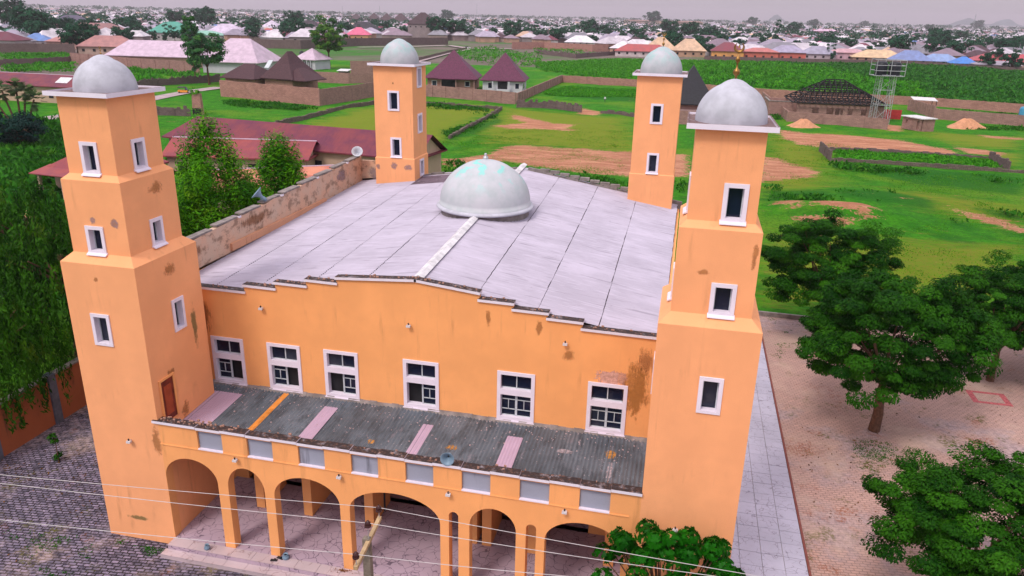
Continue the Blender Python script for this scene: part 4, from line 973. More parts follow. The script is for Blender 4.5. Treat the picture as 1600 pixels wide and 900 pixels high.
tree_kind('cone2', (4.0, 3.8, 4.9), 300, 230, .25, .70, 8, 7.2, 5.0, .17, M['leaf_bright'], shape='cone', asp=.28, flat=1.5, droop=-.6)
tree('neemA', (32.67, 14.2, 0), 'big round neem tree on the pink paving, its whole trunk showing', s=.95, rz=.4, group='neem trees in the courtyard', name='neem_tree')
tree('neemB', (31.6, 28.5, 0), 'dark neem tree close beside the near right minaret, behind the big round one', s=.98, rz=2.0, group='neem trees in the courtyard', name='neem_tree')
tree('neemB', (41.8, 23.4, 0), 'spreading neem tree on the right with a thin slanting trunk', s=.92, rz=4.1, sz=.86, group='neem trees in the courtyard', name='neem_tree')
tree('neemC', (47.6, 26.5, 0), 'neem tree cut by the right edge of the picture, furthest right of its row', s=.9, rz=1.1, group='neem trees in the courtyard', name='neem_tree')
tree('neemC', (33.0, -1.0, 0), 'near neem tree at the bottom right corner, seen from above', s=.93, rz=3.3, sz=.80, group='neem trees in the courtyard', name='neem_tree')
tree('cone', (-9.4, 14.5, 0), 'tall pointed bright green tree behind the left parapet', s=1.12, sz=1.03, group='pointed trees beside the mosque', name='pointed_tree')
tree('cone2', (-8.0, 20.6, 0), 'shorter pointed tree behind the left parapet, nearer the far left minaret', s=1.2, sz=1.12, group='pointed trees beside the mosque', name='pointed_tree')
tree('cone2', (-10.6, 9.5, 0), 'lower pointed tree touching the near left minaret', s=1.05, rz=1.5, sz=1.03, group='pointed trees beside the mosque', name='pointed_tree')
# weeping trees over the left perimeter wall
def weeping(loc, label, R, H, n, seed, low):
    r = np.random.default_rng(seed); t = empty('weeping_tree', loc, label, 'tree', group='weeping trees outside the left wall')
    P, Tt, Sh = [], [], []
    for k in range(n):
        an = r.uniform(0, 6.283); q = math.sqrt(r.uniform(.02, 1)); x, y = R*q*math.cos(an), R*q*math.sin(an)
        top = H*(1-.42*q*q)*r.uniform(.75, 1.0); ln = r.uniform(1.2, 4.2)*(1 if q > .4 else .7); ln = min(ln, top-low-r.uniform(0, 1.5)); ln = max(ln, .5)
        m_ = int(ln*20); s = np.linspace(0, 1, m_); sw = r.normal(size=2)*.25; shd = r.uniform(0, .8)
        for w_ in s:
            P.append((x+sw[0]*w_+r.normal()*.10, y+sw[1]*w_+r.normal()*.10, top-ln*w_)); Tt.append((r.normal()*.35, r.normal()*.35, -1)); Sh.append(shd+r.uniform(-.15, .25))
    P = np.array(P); N_ = np.c_[P[:, 0], P[:, 1], np.full(len(P), 1.0)]/R+r.normal(size=P.shape)*.5
    me = leaf_mesh('crown', P, N_, np.array(Tt), .34*r.uniform(.6, 1.3, len(P)), .30, np.array(Sh)); link('crown', me, M['leaf_hang'], t)
    tm = MB(); tm.tube((0, 0, -.3), (.2, .1, H*.35), .34, .28, 10).tube((.2, .1, H*.35), (0, 0, H*.7), .28, .16, 8)
    for k in range(9):
        an = k*.7; tm.tube((.1, .05, H*.4+k*.25), (R*.6*math.cos(an), R*.6*math.sin(an), H*.62+k*.2), .12, .04, 6)
    tm.build('trunk', M['trunk'], t)
weeping((-16.6, 8.6, 0), 'weeping tree hanging over the orange perimeter wall beside the near left minaret', 4.9, 11.4, 360, 3, .9)
weeping((-16.6, 1.4, 0), 'weeping tree at the left edge, trailing down the orange wall in front', 4.9, 9.0, 290, 4, .5)
weeping((-25.5, 15.0, 0), 'weeping tree at the left edge behind the other two', 4.6, 11.4, 330, 6, .8)
weeping((-19.0, 21.0, 0), 'weeping tree behind the near left minaret, lowest of its group', 4.2, 9.0, 170, 7, .8)
# young sapling on the left paving
c = G(92, 722)
t = empty('sapling', (c[0], c[1], 0), 'thin young sapling with a few leaves on the left paving', 'sapling')
MB().tube((0, 0, -.02), (.05, 0, 1.5), .03, .015, 6).build('stem', M['trunk'], t); me, _ = crown_mesh('crown', (.35, .35, .35), 8, 40, .16, .22, 77)
link('crown', me, M['leaf_neem'], t).location = (0, 0, 1.4); me, _ = crown_mesh('lower_leaves', (.3, .3, .2), 5, 40, .16, .2, 78); link('lower_leaves', me, M['leaf_neem'], t).location = (0, 0, .25)
c = G(12, 722); tag(MB().tube((c[0]-.8, c[1]+.6, -.3), (c[0]-2.2, c[1]+1.5, 3.4), .19, .13, 9).build('tree_stump', M['trunk']), 'leaning bare trunk at the left edge in front of the orange wall', 'trunk')
# broad-leaved bush in front of the right minaret: lobed leaves in heads
t = empty('broad_leaved_bush', (21.2, -6.9, 0), 'glossy broad-leaved bush in front of the near right minaret', 'bush')
r = np.random.default_rng(41); P, N_, T_, Sh = [], [], [], []; bm_ = MB()
heads = []
for k in range(58):
    x, y, z = r.uniform(-2.7, 2.4), r.uniform(-1.8, 1.6), 0; z = 5.75-.16*(x-.2)**2-.25*y*y+r.uniform(-.8, .2); heads.append((x, y, z))
for (x, y, z) in heads:
    sh = r.uniform(.1, .7); bm_.tube((x*.12, y*.12, -.1), (x*.3, y*.3, 2.6), .06, .045, 5); bm_.tube((x*.3, y*.3, 2.6), (x, y, z-.15), .045, .02, 5)
    for j in range(34):
        d = r.normal(size=3); d[2] = abs(d[2])*.8; d /= np.linalg.norm(d); c0 = np.array((x, y, z))+d*np.array([.44, .44, .28])*r.uniform(.6, 1)
        tan = np.cross(d, r.normal(size=3)); tan /= np.linalg.norm(tan); bt = np.cross(d, tan); s0 = sh+r.uniform(-.2, .3)
        for lf in range(5):                      # five lobes of a palmate leaf
            an = -1.25+lf*.62; dr = tan*math.cos(an)+bt*math.sin(an); P.append(c0+dr*.085); T_.append(dr); N_.append(d+r.normal(size=3)*.12); Sh.append(s0)
me = leaf_mesh('foliage', np.array(P), np.array(N_), np.array(T_), .19, .52, np.array(Sh)); link('foliage', me, M['leaf_broad'], t); bm_.build('stems', M['trunk'], t)

# ------------------------------------------------------------------ ground plants
def scatter(poly, n, seed=1):
    r = np.random.default_rng(seed); pts = np.array(poly); lo, hi = pts.min(0), pts.max(0); out = []
    while sum(len(o) for o in out) < n:
        c = r.uniform(lo, hi, (n*2, 2)); out.append(c[in_poly(c, poly)])
        if len(out) > 60: break
    return np.concatenate(out)[:n]
def tufts(name, polys, n, h, seed, mat, label, cat, spread=.35, per=5, clumpy=True, rows=None):
    r = np.random.default_rng(seed); A = []
    areas = []
    for p in polys:
        q = np.array(p); x, y = q.T; areas.append(abs(np.dot(x, np.roll(y, 1))-np.dot(y, np.roll(x, 1)))/2)
    for p, a in zip(polys, areas):
        k = int(n*a/sum(areas))+1; S = scatter(p, k, seed)
        if clumpy:
            w_ = fbm(S, .30, seed)*1.6+.30+fbm(S, .9, seed+5)*.8; ed = np.clip(-dist_poly(S, p)/3.5, .0, 1); S = S[r.uniform(0, 1, len(S)) < np.clip(w_*1.6, 0, 1)*(.12+.88*ed)]
        A.append(S)
    S = np.concatenate(A); S = S[dist_poly(S, court) > .3] if len(S) else S
    if rows:
        rd = np.array([math.cos(rows[0]), math.sin(rows[0])]); v = S @ rd; S = S+np.outer(np.round(v/rows[1])*rows[1]+r.normal(size=len(v))*rows[1]*.13-v, rd)
    hh = h*r.uniform(.5, 1.25, len(S))*(.75+.8*np.clip(fbm(S, .15, seed+2)+.3, 0, 1))
    P = np.repeat(np.c_[S, hh*.5], per, 0); H2 = np.repeat(hh, per); sc_ = spread*H2/h
    P[:, :2] += r.normal(size=(len(P), 2))*sc_[:, None]; P[:, 2] *= r.uniform(.3, 1.5, len(P))
    T = r.normal(size=P.shape)*.55; T[:, 2] = 1; N_ = r.normal(size=P.shape); N_[:, 2] = abs(N_[:, 2])*.7+.3
    sh = np.repeat(r.uniform(0, .7, len(S)), per)+r.uniform(-.1, .3, len(P))
    me = leaf_mesh(name, P, N_, T, H2*.95, .42, sh); return tag(link(name, me, mat), label, cat, kind='stuff')
field_r = wp([(1175, 98), (1300, 101), (1460, 103), (1650, 113), (1650, 176), (1600, 172), (1500, 163), (1455, 152), (1440, 134), (1350, 122), (1290, 106)])
field_c = wp([(835, 100), (960, 94), (1100, 97), (1180, 98), (1060, 133), (1015, 131), (900, 120), (880, 115), (850, 112)])
tufts('bright_crops', [wp([(1080, 98), (1175, 98), (1290, 107), (1350, 122), (1440, 134), (1455, 152), (1445, 158), (1385, 151), (1300, 142), (1190, 138), (1060, 132)])], 9000, 1.4, 21, M['crop'], 'brighter green crops in the near corner of the right field', 'crop field', .42, 7, False, (.45, 2.8))
tufts('crop_field', [field_r], 17000, 1.5, 11, M['crop_dark'], 'tall dark green crop field on the right, between the block wall and the town', 'crop field', .6, 6, False, (.20, 3.0))
# central field in ridged rows
r = np.random.default_rng(4); q = np.array(field_c); S = scatter(field_c, 9500, 12); rowd = np.array([.93, .37]); v = S @ rowd; v2 = np.round(v/3.1)*3.1+r.normal(size=len(v))*.42
S = S+np.outer(v2-v, rowd); P = np.repeat(np.c_[S, np.full(len(S), .75)], 5, 0); P[:, :2] += r.normal(size=(len(P), 2))*.35; P[:, 2] *= r.uniform(.3, 1.7, len(P)); T = r.normal(size=P.shape)*.6; T[:, 2] = 1; N_ = r.normal(size=P.shape); N_[:, 2] = abs(N_[:, 2])+.4
me = leaf_mesh('row_crops', P, N_, T, 1.0, .4, np.repeat(r.uniform(.2, .9, len(S)), 5)); tag(link('row_crops', me, M['crop']), 'bright green crops in ridged rows behind the middle wall', 'crop field', kind='stuff')
tufts('far_crops', [wp([(835, 72), (905, 76), (940, 86), (830, 84)]), wp([(690, 82), (760, 72), (850, 88), (850, 104), (780, 108)]), wp([(1100, 100), (1190, 100), (1190, 120), (1100, 115)])], 3500, 1.3, 13, M['crop'], 'bright green crops around the maroon-roofed houses', 'crop field', .5, 4)
tufts('left_crops', [wp([(0, 99), (120, 99), (118, 113), (0, 113)]), wp([(190, 108), (310, 112), (312, 120), (205, 129)]), wp([(0, 84), (110, 84), (112, 92), (0, 97)])], 6000, 1.2, 14, M['crop'], 'bright green crops in the walled plots at far left', 'crop field', .5, 4)
tufts('weeds', [wp([(1300, 299), (1380, 303), (1470, 319), (1455, 329), (1380, 318), (1312, 312)]), wp([(1210, 303), (1300, 306), (1290, 318), (1200, 318)]), wp([(865, 264), (985, 285), (985, 304), (900, 296)]),
      wp([(1055, 275), (1075, 275), (1075, 300), (1055, 300)]), wp([(345, 154), (440, 163), (500, 170), (480, 176), (350, 166)]), wp([(690, 200), (760, 184), (780, 180), (760, 196), (700, 220)]), wp([(1490, 344), (1545, 351), (1530, 362), (1480, 354)]),
      wp([(1540, 326), (1600, 336), (1600, 343), (1550, 336)]), wp([(1300, 256), (1600, 278), (1600, 288), (1450, 280), (1300, 264)]), wp([(1200, 160), (1228, 190), (1215, 195), (1190, 175)]), wp([(1465, 172), (1590, 180), (1590, 187), (1465, 180)]), wp([(665, 160), (780, 172), (760, 180), (665, 170)]),
      wp([(1500, 196), (1600, 200), (1600, 206), (1500, 203)]), wp([(670, 245), (760, 262), (720, 275), (670, 265)]), wp([(1200, 290), (1225, 292), (1222, 300), (1200, 300)])],
      9500, .62, 15, M['weed'], 'dark weeds and low bushes scattered over the waste ground', 'weeds', .5, 8)
tufts('dark_plot_plants', [wp([(885, 137), (1000, 141), (1000, 152), (930, 152), (860, 150), (850, 146)]), wp([(1305, 236), (1560, 250), (1560, 262), (1310, 251)])], 6500, .6, 16, M['crop'], 'dense green plants inside the low-walled plots', 'plants', .45, 7, False)
tufts('undergrowth', [wp([(0, 195), (110, 180), (112, 330), (60, 325), (0, 345)]), wp([(0, 350), (112, 345), (115, 470), (110, 545), (0, 600)]), wp([(120, 250), (330, 260), (330, 330), (120, 360)])], 6500, 1.3, 17, M['weed'], 'dense undergrowth outside the left perimeter wall', 'undergrowth', .6, 7)
tufts('short_grass', [wp([(1190, 300), (1600, 290), (1650, 480), (1190, 480)]), wp([(680, 200), (985, 200), (985, 300), (700, 262)]), wp([(1190, 210), (1600, 262), (1600, 300), (1190, 300)])], 42000, .16, 18, M['leaf_bright'], 'short meadow grass on the waste ground', 'grass', .3, 3)
tufts('paving_moss', [wp([(1262, 838), (1305, 844), (1300, 852), (1262, 848)])], 500, .10, 19, M['weed'], 'tuft of weeds at the edge of the marble walkway', 'weeds', .1, 5, False)
r = np.random.default_rng(31); S = np.concatenate([scatter(wp([(170, 842), (280, 864), (250, 905), (160, 885)]), 900, 3), scatter(wp([(0, 830), (180, 840), (270, 905), (0, 905)]), 900, 4), scatter(wp([(1335, 685), (1440, 700), (1430, 745), (1330, 730)]), 700, 5), scatter(wp([(1200, 495), (1300, 520), (1290, 580), (1215, 560)]), 900, 8)])
S = S[r.uniform(0, 1, len(S)) < np.clip((fbm(S, 1.1, 9)+fbm(S, .35, 3)*.8)*3.2-.1, 0, 1)]
P = np.repeat(np.c_[S, np.full(len(S), .02)], 4, 0); P[:, :2] += r.normal(size=(len(P), 2))*.06; T = r.normal(size=P.shape); T[:, 2] = .8; N_ = r.normal(size=P.shape)
tag(link('paving_weeds', leaf_mesh('paving_weeds', P, N_, T, .075, .5, r.uniform(0, 1, len(P))), M['weed']), 'small weeds growing between the courtyard pavers', 'weeds', kind='stuff')

S = np.concatenate([scatter(wp([(1200, 560), (1290, 895), (1600, 895), (1600, 600), (1250, 540)]), 1500, 6), scatter(wp([(0, 690), (130, 640), (170, 840), (0, 895)]), 500, 7)])
S = S[r.uniform(0, 1, len(S)) < np.clip(fbm(S, .25, 5)*2.5+.35, .05, 1)]; P = np.c_[S, np.full(len(S), .025)]; N_ = r.normal(size=P.shape)*.35; N_[:, 2] = 1
tag(link('fallen_leaves', leaf_mesh('fallen_leaves', P, N_, r.normal(size=P.shape), r.uniform(.05, .17, len(P)), .5, r.uniform(0, 1, len(P))), m_leaf('fallen_leaf', (.05, .03, .015), (.22, .10, .03))), 'fallen leaves and bits of litter on the courtyard', 'leaves', kind='stuff')
# ------------------------------------------------------------------ walls of plots and compounds
def comp_wall(label, pts, h, mat, seg=3.2, th=.25, cap=None, ruin=0, pil=True, name='block_wall', group='plot walls of concrete blocks', seed=1, px=True, cope=False):
    r = np.random.default_rng(seed); W3 = [G(*p) for p in pts] if px else [np.array((p[0], p[1], 0.)) for p in pts]
    base = W3[0]; t = empty(name, (base[0], base[1], 0), label, 'wall', group=group)
    for a, b in zip(W3, W3[1:]):
        u = (b-a); u[2] = 0; Ln = np.linalg.norm(u); u = u/Ln; n_ = np.array([u[1], -u[0], 0]); k = max(1, round(Ln/seg)); sg = Ln/k
        for i in range(k):
            o = a-base+u*(i*sg); o[2] = -.35
            hb = h*(1-ruin*r.uniform(0, 1)) if ruin else h*r.uniform(.985, 1.01)
            m = MB()
            if ruin:
                q = 5; hs = [h*(1-ruin*r.uniform(0, 1)) for _ in range(q+1)]
                for j in range(q):
                    s0, s1 = sg*j/q, sg*(j+1)/q; z = [np.array([0, 0, x]) for x in (0, hs[j]+.35, hs[j+1]+.35)]; A_, B_ = o+u*s0, o+u*s1
                    m.hexa([A_, B_, B_-n_*th, A_-n_*th, A_+z[1], B_+z[1], B_-n_*th+z[1], A_-n_*th+z[1]])
            else: m.obox(o, u, n_, .0, sg-.012, 0, hb+.35, -th, 0)
            m.build('wall_panel', mat, t)
            if pil and (not ruin or r.random() < .7): MB().obox(o, u, n_, -.2, .2, 0, hb+.35+r.uniform(-.15, .12), -th-.08, .12).build('pilaster', mat if cap is None else cap, t)
            if cope: MB().obox(o, u, n_, 0, sg-.01, hb+.351, hb+.46, -th-.06, .06).build('coping', M['concrete'], t)
    return t
comp_wall('long block wall between the green plot and the ridged crops, running right behind both right minarets', [(878, 128.6), (1020, 137), (1200, 152), (1440, 165), (1600, 177), (1700, 184)], 2.5, M['mud'], 5, ruin=.05, seed=3)
comp_wall('block wall with pillars in front of the two maroon-roofed houses', [(655, 149), (805, 163)], 3.1, M['block'], 4.6, seed=4, ruin=0)
comp_wall('slanting block wall from the maroon-roofed houses back to the crops', [(808, 161), (878, 128.6)], 2.6, M['block'], 3.4, seed=5)
comp_wall('ruined dark stone wall below the slanting wall', [(808, 168), (868, 170), (908, 176)], 2.2, M['block_grey'], 3, ruin=.35, seed=6, group='ruined walls')
comp_wall('low broken wall beside the far right minaret', [(938, 177), (965, 179), (992, 183)], 1.1, M['block_grey'], 3, ruin=.5, seed=7, group='ruined walls')
comp_wall('low stone wall crossing the yellow-green field left of the far left minaret', [(430, 196), (480, 186), (540, 170), (590, 162)], 1.0, M['stone'], 4, ruin=.35, th=.5, pil=False, seed=8, group='low stone walls')
comp_wall('low overgrown stone wall right of the far left minaret, turning at a corner', [(660, 163), (735, 168), (782, 171), (765, 182), (735, 198), (700, 217)], .9, M['stone'], 4, ruin=.4, th=.5, pil=False, seed=9, group='low stone walls')
comp_wall('dark block wall in front of the brown-roofed house at left', [(345, 150), (425, 158), (500, 165)], 4.2, M['mud'], 5, seed=10, pil=False)
comp_wall('block wall of an open compound beside the brown-roofed house', [(500, 165), (545, 158), (600, 149)], 4.0, M['block'], 5, seed=11, pil=False)
comp_wall('inner block wall behind the brown-roofed house, near the far left minaret', [(492, 128), (545, 131), (600, 130)], 3.4, M['block'], 5, seed=12, pil=False)
comp_wall('tall blank block wall left of the far left minaret, under its cap', [(548, 118), (600, 118)], 5.2, M['block'], 5, seed=13, pil=False)
comp_wall('block wall with posts around the unfinished house', [(1190, 156), (1230, 190), (1310, 196), (1386, 203)], 2.35, M['block'], 4.4, seed=14)
comp_wall('front wall of the grassy walled plot on the right', [(1296, 252), (1400, 257), (1500, 264), (1610, 273)], .7, M['stone'], 4, ruin=.35, th=.35, seed=15, pil=False, group='low stone walls')
comp_wall('left end wall of the grassy walled plot, tallest part of it', [(1279, 236), (1296, 252)], 1.9, M['block_grey'], 3, ruin=.15, seed=16, group='low stone walls')
comp_wall('back wall of the grassy walled plot on the right', [(1296, 236), (1360, 238), (1450, 243), (1545, 251)], .8, M['block_grey'], 4, ruin=.3, seed=17, pil=False, group='low stone walls')
comp_wall('right end wall of the grassy walled plot', [(1545, 251), (1575, 266)], 1.8, M['block_grey'], 3, ruin=.25, seed=18, group='low stone walls')
comp_wall('long block wall at the right edge beyond the sand heap', [(1460, 186), (1600, 198), (1700, 206)], 2.6, M['block'], 4.6, seed=19)
comp_wall('fence of upright wall slabs behind the small guard hut', [(1418, 172), (1458, 184)], 3.0, M['block'], 1.6, seed=20)
comp_wall('dark wall dividing the two plots at far left', [(-20, 103), (60, 101), (112, 98)], 2.6, M['block_grey'], 6, seed=21, ruin=.15)
comp_wall('long block wall in front of the pale pink halls', [(112, 98), (200, 107), (312, 115)], 4.0, M['block'], 7, seed=22)
comp_wall('ragged dark wall above the maroon long roof', [(205, 140), (250, 134), (345, 128)], 2.6, M['block_grey'], 4, ruin=.3, seed=23, group='ruined walls')
comp_wall('broken dark wall beside the near left minaret cap', [(247, 180), (298, 181)], 2.2, M['block_grey'], 3, ruin=.4, seed=24, group='ruined walls')
comp_wall('dark compound wall along the front of the town, left of the tall brown house', [(385, 73), (470, 76), (560, 71), (700, 69)], 5.0, M['block_grey'], 14, seed=25, pil=False)
comp_wall('brown wall along the front of the town above the ridged crops', [(800, 76), (850, 76), (925, 80), (950, 80)], 4.5, M['mud'], 12, seed=26, pil=False)
comp_wall('jagged low wall between the bright plots above the ridged crops', [(840, 83), (900, 90), (975, 84)], 2.5, M['block_grey'], 8, seed=27, ruin=.3)
comp_wall('dark compound wall at the far left edge of the town', [(-20, 83), (60, 83), (118, 84)], 4.5, M['block_grey'], 14, seed=28, pil=False)
comp_wall('road-side wall running from the far left minaret dome to the town', [(650, 96), (700, 83), (730, 77)], 1.6, M['stone'], 10, seed=29, ruin=.2, pil=False, group='low stone walls')
comp_wall('long low wall at the foot of the town on the right', [(1100, 94), (1250, 98), (1420, 102), (1620, 115)], 2.4, M['block_grey'], 15, seed=30, pil=False)
# orange perimeter wall on the left with grey-blue pilasters
t = empty('perimeter_wall', (-13.2, -30, 0), 'orange plastered perimeter wall on the left under the weeping trees', 'wall')
for i in range(16):
    y = i*4.1
    MB().box(-.12, y+.25, -.3, .12, y+4.1-.25, 2.85).build('wall_panel', M['perimeter'], t)
    MB().box(-.24, y-.24, -.3, .24, y+.24, 3.0).build('pilaster', M['pilaster'], t)
    MB().box(-.2, y+.25, 2.86, .2, y+4.1-.25, 2.96).build('coping', M['concrete'], t)
g_ = MB().hexa([(298-300, 0, 0)]*8) if False else None
c = G(310, 178); t = empty('gate_pillar', (c[0], c[1], 0), 'lone broken brick gate pillar overgrown at the top, above the maroon long roof', 'pillar')
MB().hexa([(-1.2, -.4, -.3), (1.2, -.4, -.3), (1.2, .5, -.3), (-1.2, .5, -.3), (-1.0, -.3, 4.2), (1.1, -.35, 4.6), (1.1, .4, 4.6), (-1.0, .4, 4.2)]).build('masonry', M['mud'], t)
me, _ = crown_mesh('creeper', (1.5, .8, 1.0), 16, 30, .35, .5, 55); link('creeper', me, M['leaf_bright'], t).location = (-.4, 0, 4.6)
MB().box(-1.1, -.45, -.2, 1.1, -.405, 1.3).build('dark_patch', M['dark'], t)  # plain dark slab on the pillar's lower front

# ------------------------------------------------------------------ houses
def hip_mesh(m, x0, y0, x1, y1, z, h, oh, rl=None, flare=0., th=.22):
    """hip roof with a ridge of length rl along the longer side"""
    a0, b0, a1, b1 = x0-oh, y0-oh, x1+oh, y1+oh; W_, D_ = a1-a0, b1-b0; cx, cy = (a0+a1)/2, (b0+b1)/2
    if rl is None: rl = abs(W_-D_)+.1
    if W_ >= D_: r0, r1 = (cx-rl/2, cy, z+h), (cx+rl/2, cy, z+h)
    else: r0, r1 = (cx, cy-rl/2, z+h), (cx, cy+rl/2, z+h)
    E = [(a0, b0, z), (a1, b0, z), (a1, b1, z), (a0, b1, z)]; Eb = [(x, y, zz-th) for x, y, zz in E]
    R4 = [r0, r1, r1, r0] if W_ >= D_ else [r0, r0, r1, r1]
    if flare:
        k = .32; Mi = [tuple(e[i]+(r[i]-e[i])*(1-k) if i < 2 else z+h*(1-k)*(1-flare) for i in range(3)) for e, r in zip(E, R4)]
        Mi = [tuple(e[i]+(r[i]-e[i])*.6 if i < 2 else z+h*.6*(1-flare) for i in range(3)) for e, r in zip(E, R4)]
        for i in range(4): m.poly([E[i], E[(i+1) % 4], Mi[(i+1) % 4], Mi[i]])
        lo = Mi
    else: lo = E
    for i in range(4):
        j = (i+1) % 4
        if R4[i] == R4[j]: m.poly([lo[i], lo[j], R4[i]])
        else: m.poly([lo[i], lo[j], R4[j], R4[i]])
    for i in range(4): m.poly([Eb[i], Eb[(i+1) % 4], E[(i+1) % 4], E[i]])
    m.poly([Eb[3], Eb[2], Eb[1], Eb[0]]); return m
def place(pl_, pr_): 
    a, b = G(*pl_), G(*pr_); d = b-a; return a, math.atan2(d[1], d[0]), float(np.hypot(d[0], d[1]))
def add_windows(t, wins, y=0, fr=True, mat=None, name='window'):
    for (x, z, w_, h_) in wins:
        f = MB()
        for r_ in ((0, .12, 0, h_), (w_-.12, w_, 0, h_), (.12, w_-.12, 0, .12), (.12, w_-.12, h_-.12, h_)): f.obox((x, y, z), X, NY, r_[0], r_[1], r_[2], r_[3], -.05, .06)
        wi = f.build(name, mat or M['trim'], t); MB().obox((x, y, z), X, NY, .12, w_-.12, .12, h_-.12, -.05, .02).build('pane', M['glass'], wi)
def house(label, pl_, pr_, D_, h, rh, wallm, roofm, oh=.7, rl=None, flare=0., wins=(), cat='house', group=None, name='house', W_=None, extra=None):
    a, rz, W0 = place(pl_, pr_); W_ = W_ or W0; t = empty(name, (a[0], a[1], 0), label, cat, rz, group)
    MB().box(0, 0, -.4, W_, D_, h).build('wall', wallm, t)
    hip_mesh(MB(), 0, 0, W_, D_, h+.02, rh, oh, rl, flare).build('roof', roofm, t); add_windows(t, wins)
    if extra: extra(t, W_, D_)
    return t
def porch1(t, W_, D_):
    MB().box(W_*.28, -.02, .3, W_*.62, .02, 3.2).build('porch_shade_panel', M['dark'], t)  # dark slab on the wall paints the shade of the porch opening
    for x in (W_*.28, W_*.62-.35, W_-.35): MB().box(x, -1.3, -.3, x+.4, -.9, 3.35).build('porch_column', M['block'], t)
    hip_mesh(MB(), W_*.25, -1.4, W_, 5, 3.42, 3.2, .5, .1).build('porch_roof', M['roof_maroon'], t)
house('maroon-roofed house with bare block walls, left one of the pair', (668, 139), (742, 141), 14, 3.5, 8.0, M['mud'], M['roof_maroon'], 1.0, .6, .06, [(1.4, 1.0, 1.6, 1.7), (11.8, 1.0, 1.6, 1.7)], extra=porch1)
def porch2(t, W_, D_):
    MB().box(W_*.38, -.02, .3, W_*.62, .02, 3.2).build('porch_shade_panel', M['dark'], t); MB().box(W_*.36, -1.5, -.3, W_*.70, -.2, .9).build('porch_wall', M['white_wall'], t)  # flat dark slab in place of a shaded entrance, then the porch wall
    for x in (W_*.25, W_*.66): MB().box(x, -1.5, -.3, x+.35, -1.15, 3.2).build('porch_column', M['white_wall'], t)
    for yy in (2.5, 5.0): MB().box(W_+.0, yy, 1.0, W_+.05, yy+1.2, 2.6).build('window', M['glass'], t)
house('maroon-roofed house with white walls, right one of the pair', (754, 143), (816, 145), 13, 3.5, 8.0, M['white_wall'], M['roof_maroon'], .9, .6, .05, [(1.6, 1.0, 1.5, 1.8), (10.0, 1.0, 1.4, 1.8)], extra=porch2)
def brn(t, W_, D_):
    hip_mesh(MB(), -13, -3, -1.5, 8, 3.3, 3.8, .7, 4).build('roof', M['roof_brown'], t); MB().box(-12.5, -2.5, -.4, -1.6, 7.5, 3.05).build('wall', M['mud'], t)
    hip_mesh(MB(), W_*.55, 0, W_+4.5, 9, 3.4, 3.2, .6, 3).build('roof', M['roof_brown'], t)
    MB().hexa([(-.6, 1, 6.2), (1.0, 1, 6.2), (1.6, 2.6, 8.4), (.0, 2.6, 8.4), (-.6, .9, 6.35), (1.0, .9, 6.35), (1.6, 2.5, 8.5), (.0, 2.5, 8.5)]).build('skylight', M['sash'], t)
house('dark brown tile-roofed house with steep peaks behind the block wall at left', (415, 141), (458, 144), 12, 3.6, 7.4, M['mud'], M['roof_brown'], 1.0, 2.4, .08, extra=brn)
def longw(n_, w_=1.6): return None
house('long low hall with pale pink sheet roof at far left', (172, 103), (304, 107), 16, 4.2, 5.6, M['cream_wall'], M['roof_pink'], 1.2, 26, name='hall', cat='hall')
house('pale pink pyramid-roofed hall right of the long low hall', (318, 113), (402, 116), 20, 4.0, 8.0, M['white_wall'], M['roof_pink'], 1.2, 8, name='hall', cat='hall')
def gaz(t, W_, D_):
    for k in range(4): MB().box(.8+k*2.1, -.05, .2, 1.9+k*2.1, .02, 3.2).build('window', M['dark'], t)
    for k in range(5): MB().box(.2+k*2.0, -.8, -.3, .5+k*2.0, -.5, 3.8).build('column', M['white_wall'], t)
house('small white house with pale pyramid roof left of the lone field tree', (463, 107), (493, 109), 9, 3.8, 4.2, M['white_wall'], M['roof_pink'], .9, .4, extra=gaz)
def blk(t, W_, D_): MB().box(.5, -3.5, -.4, W_-1, -.01, 3.0).build('shed_wall', M['block'], t)
house('black-roofed building half hidden between the two right minarets', (1045, 190), (1110, 193), 14, 4.2, 8.2, M['block'], M['roof_black'], .9, 2.5, extra=blk)
c = G(538, 122); t = empty('shed', (c[0], c[1], 0), 'tiny white-roofed shed in the block compound left of the far left minaret', 'shed')
MB().box(-1.6, -1.2, -.3, 1.6, 1.6, 2.4).build('wall', M['block_grey'], t); MB().hexa([(-2.1, -1.6, 2.45), (2.1, -1.6, 2.45), (2.1, 2, 2.9), (-2.1, 2, 2.9), (-2.1, -1.6, 2.6), (2.1, -1.6, 2.6), (2.1, 2, 3.05), (-2.1, 2, 3.05)]).build('roof', M['ridge'], t)
c = G(472, 92); t = empty('water_tank', (c[0], c[1], 0), 'black water tank on a low stand in the field behind the small white house', 'tank')
MB().box(-1, -1, -.3, 1, 1, 1.2).build('stand', M['block_grey'], t); MB().lathe((0, 0, 1.2), [(1.1, 0), (1.15, .3), (1.1, 2.0), (.5, 2.5), (.3, 2.7), (.001, 2.7)], 18).build('tank', M['tank'], t, True)

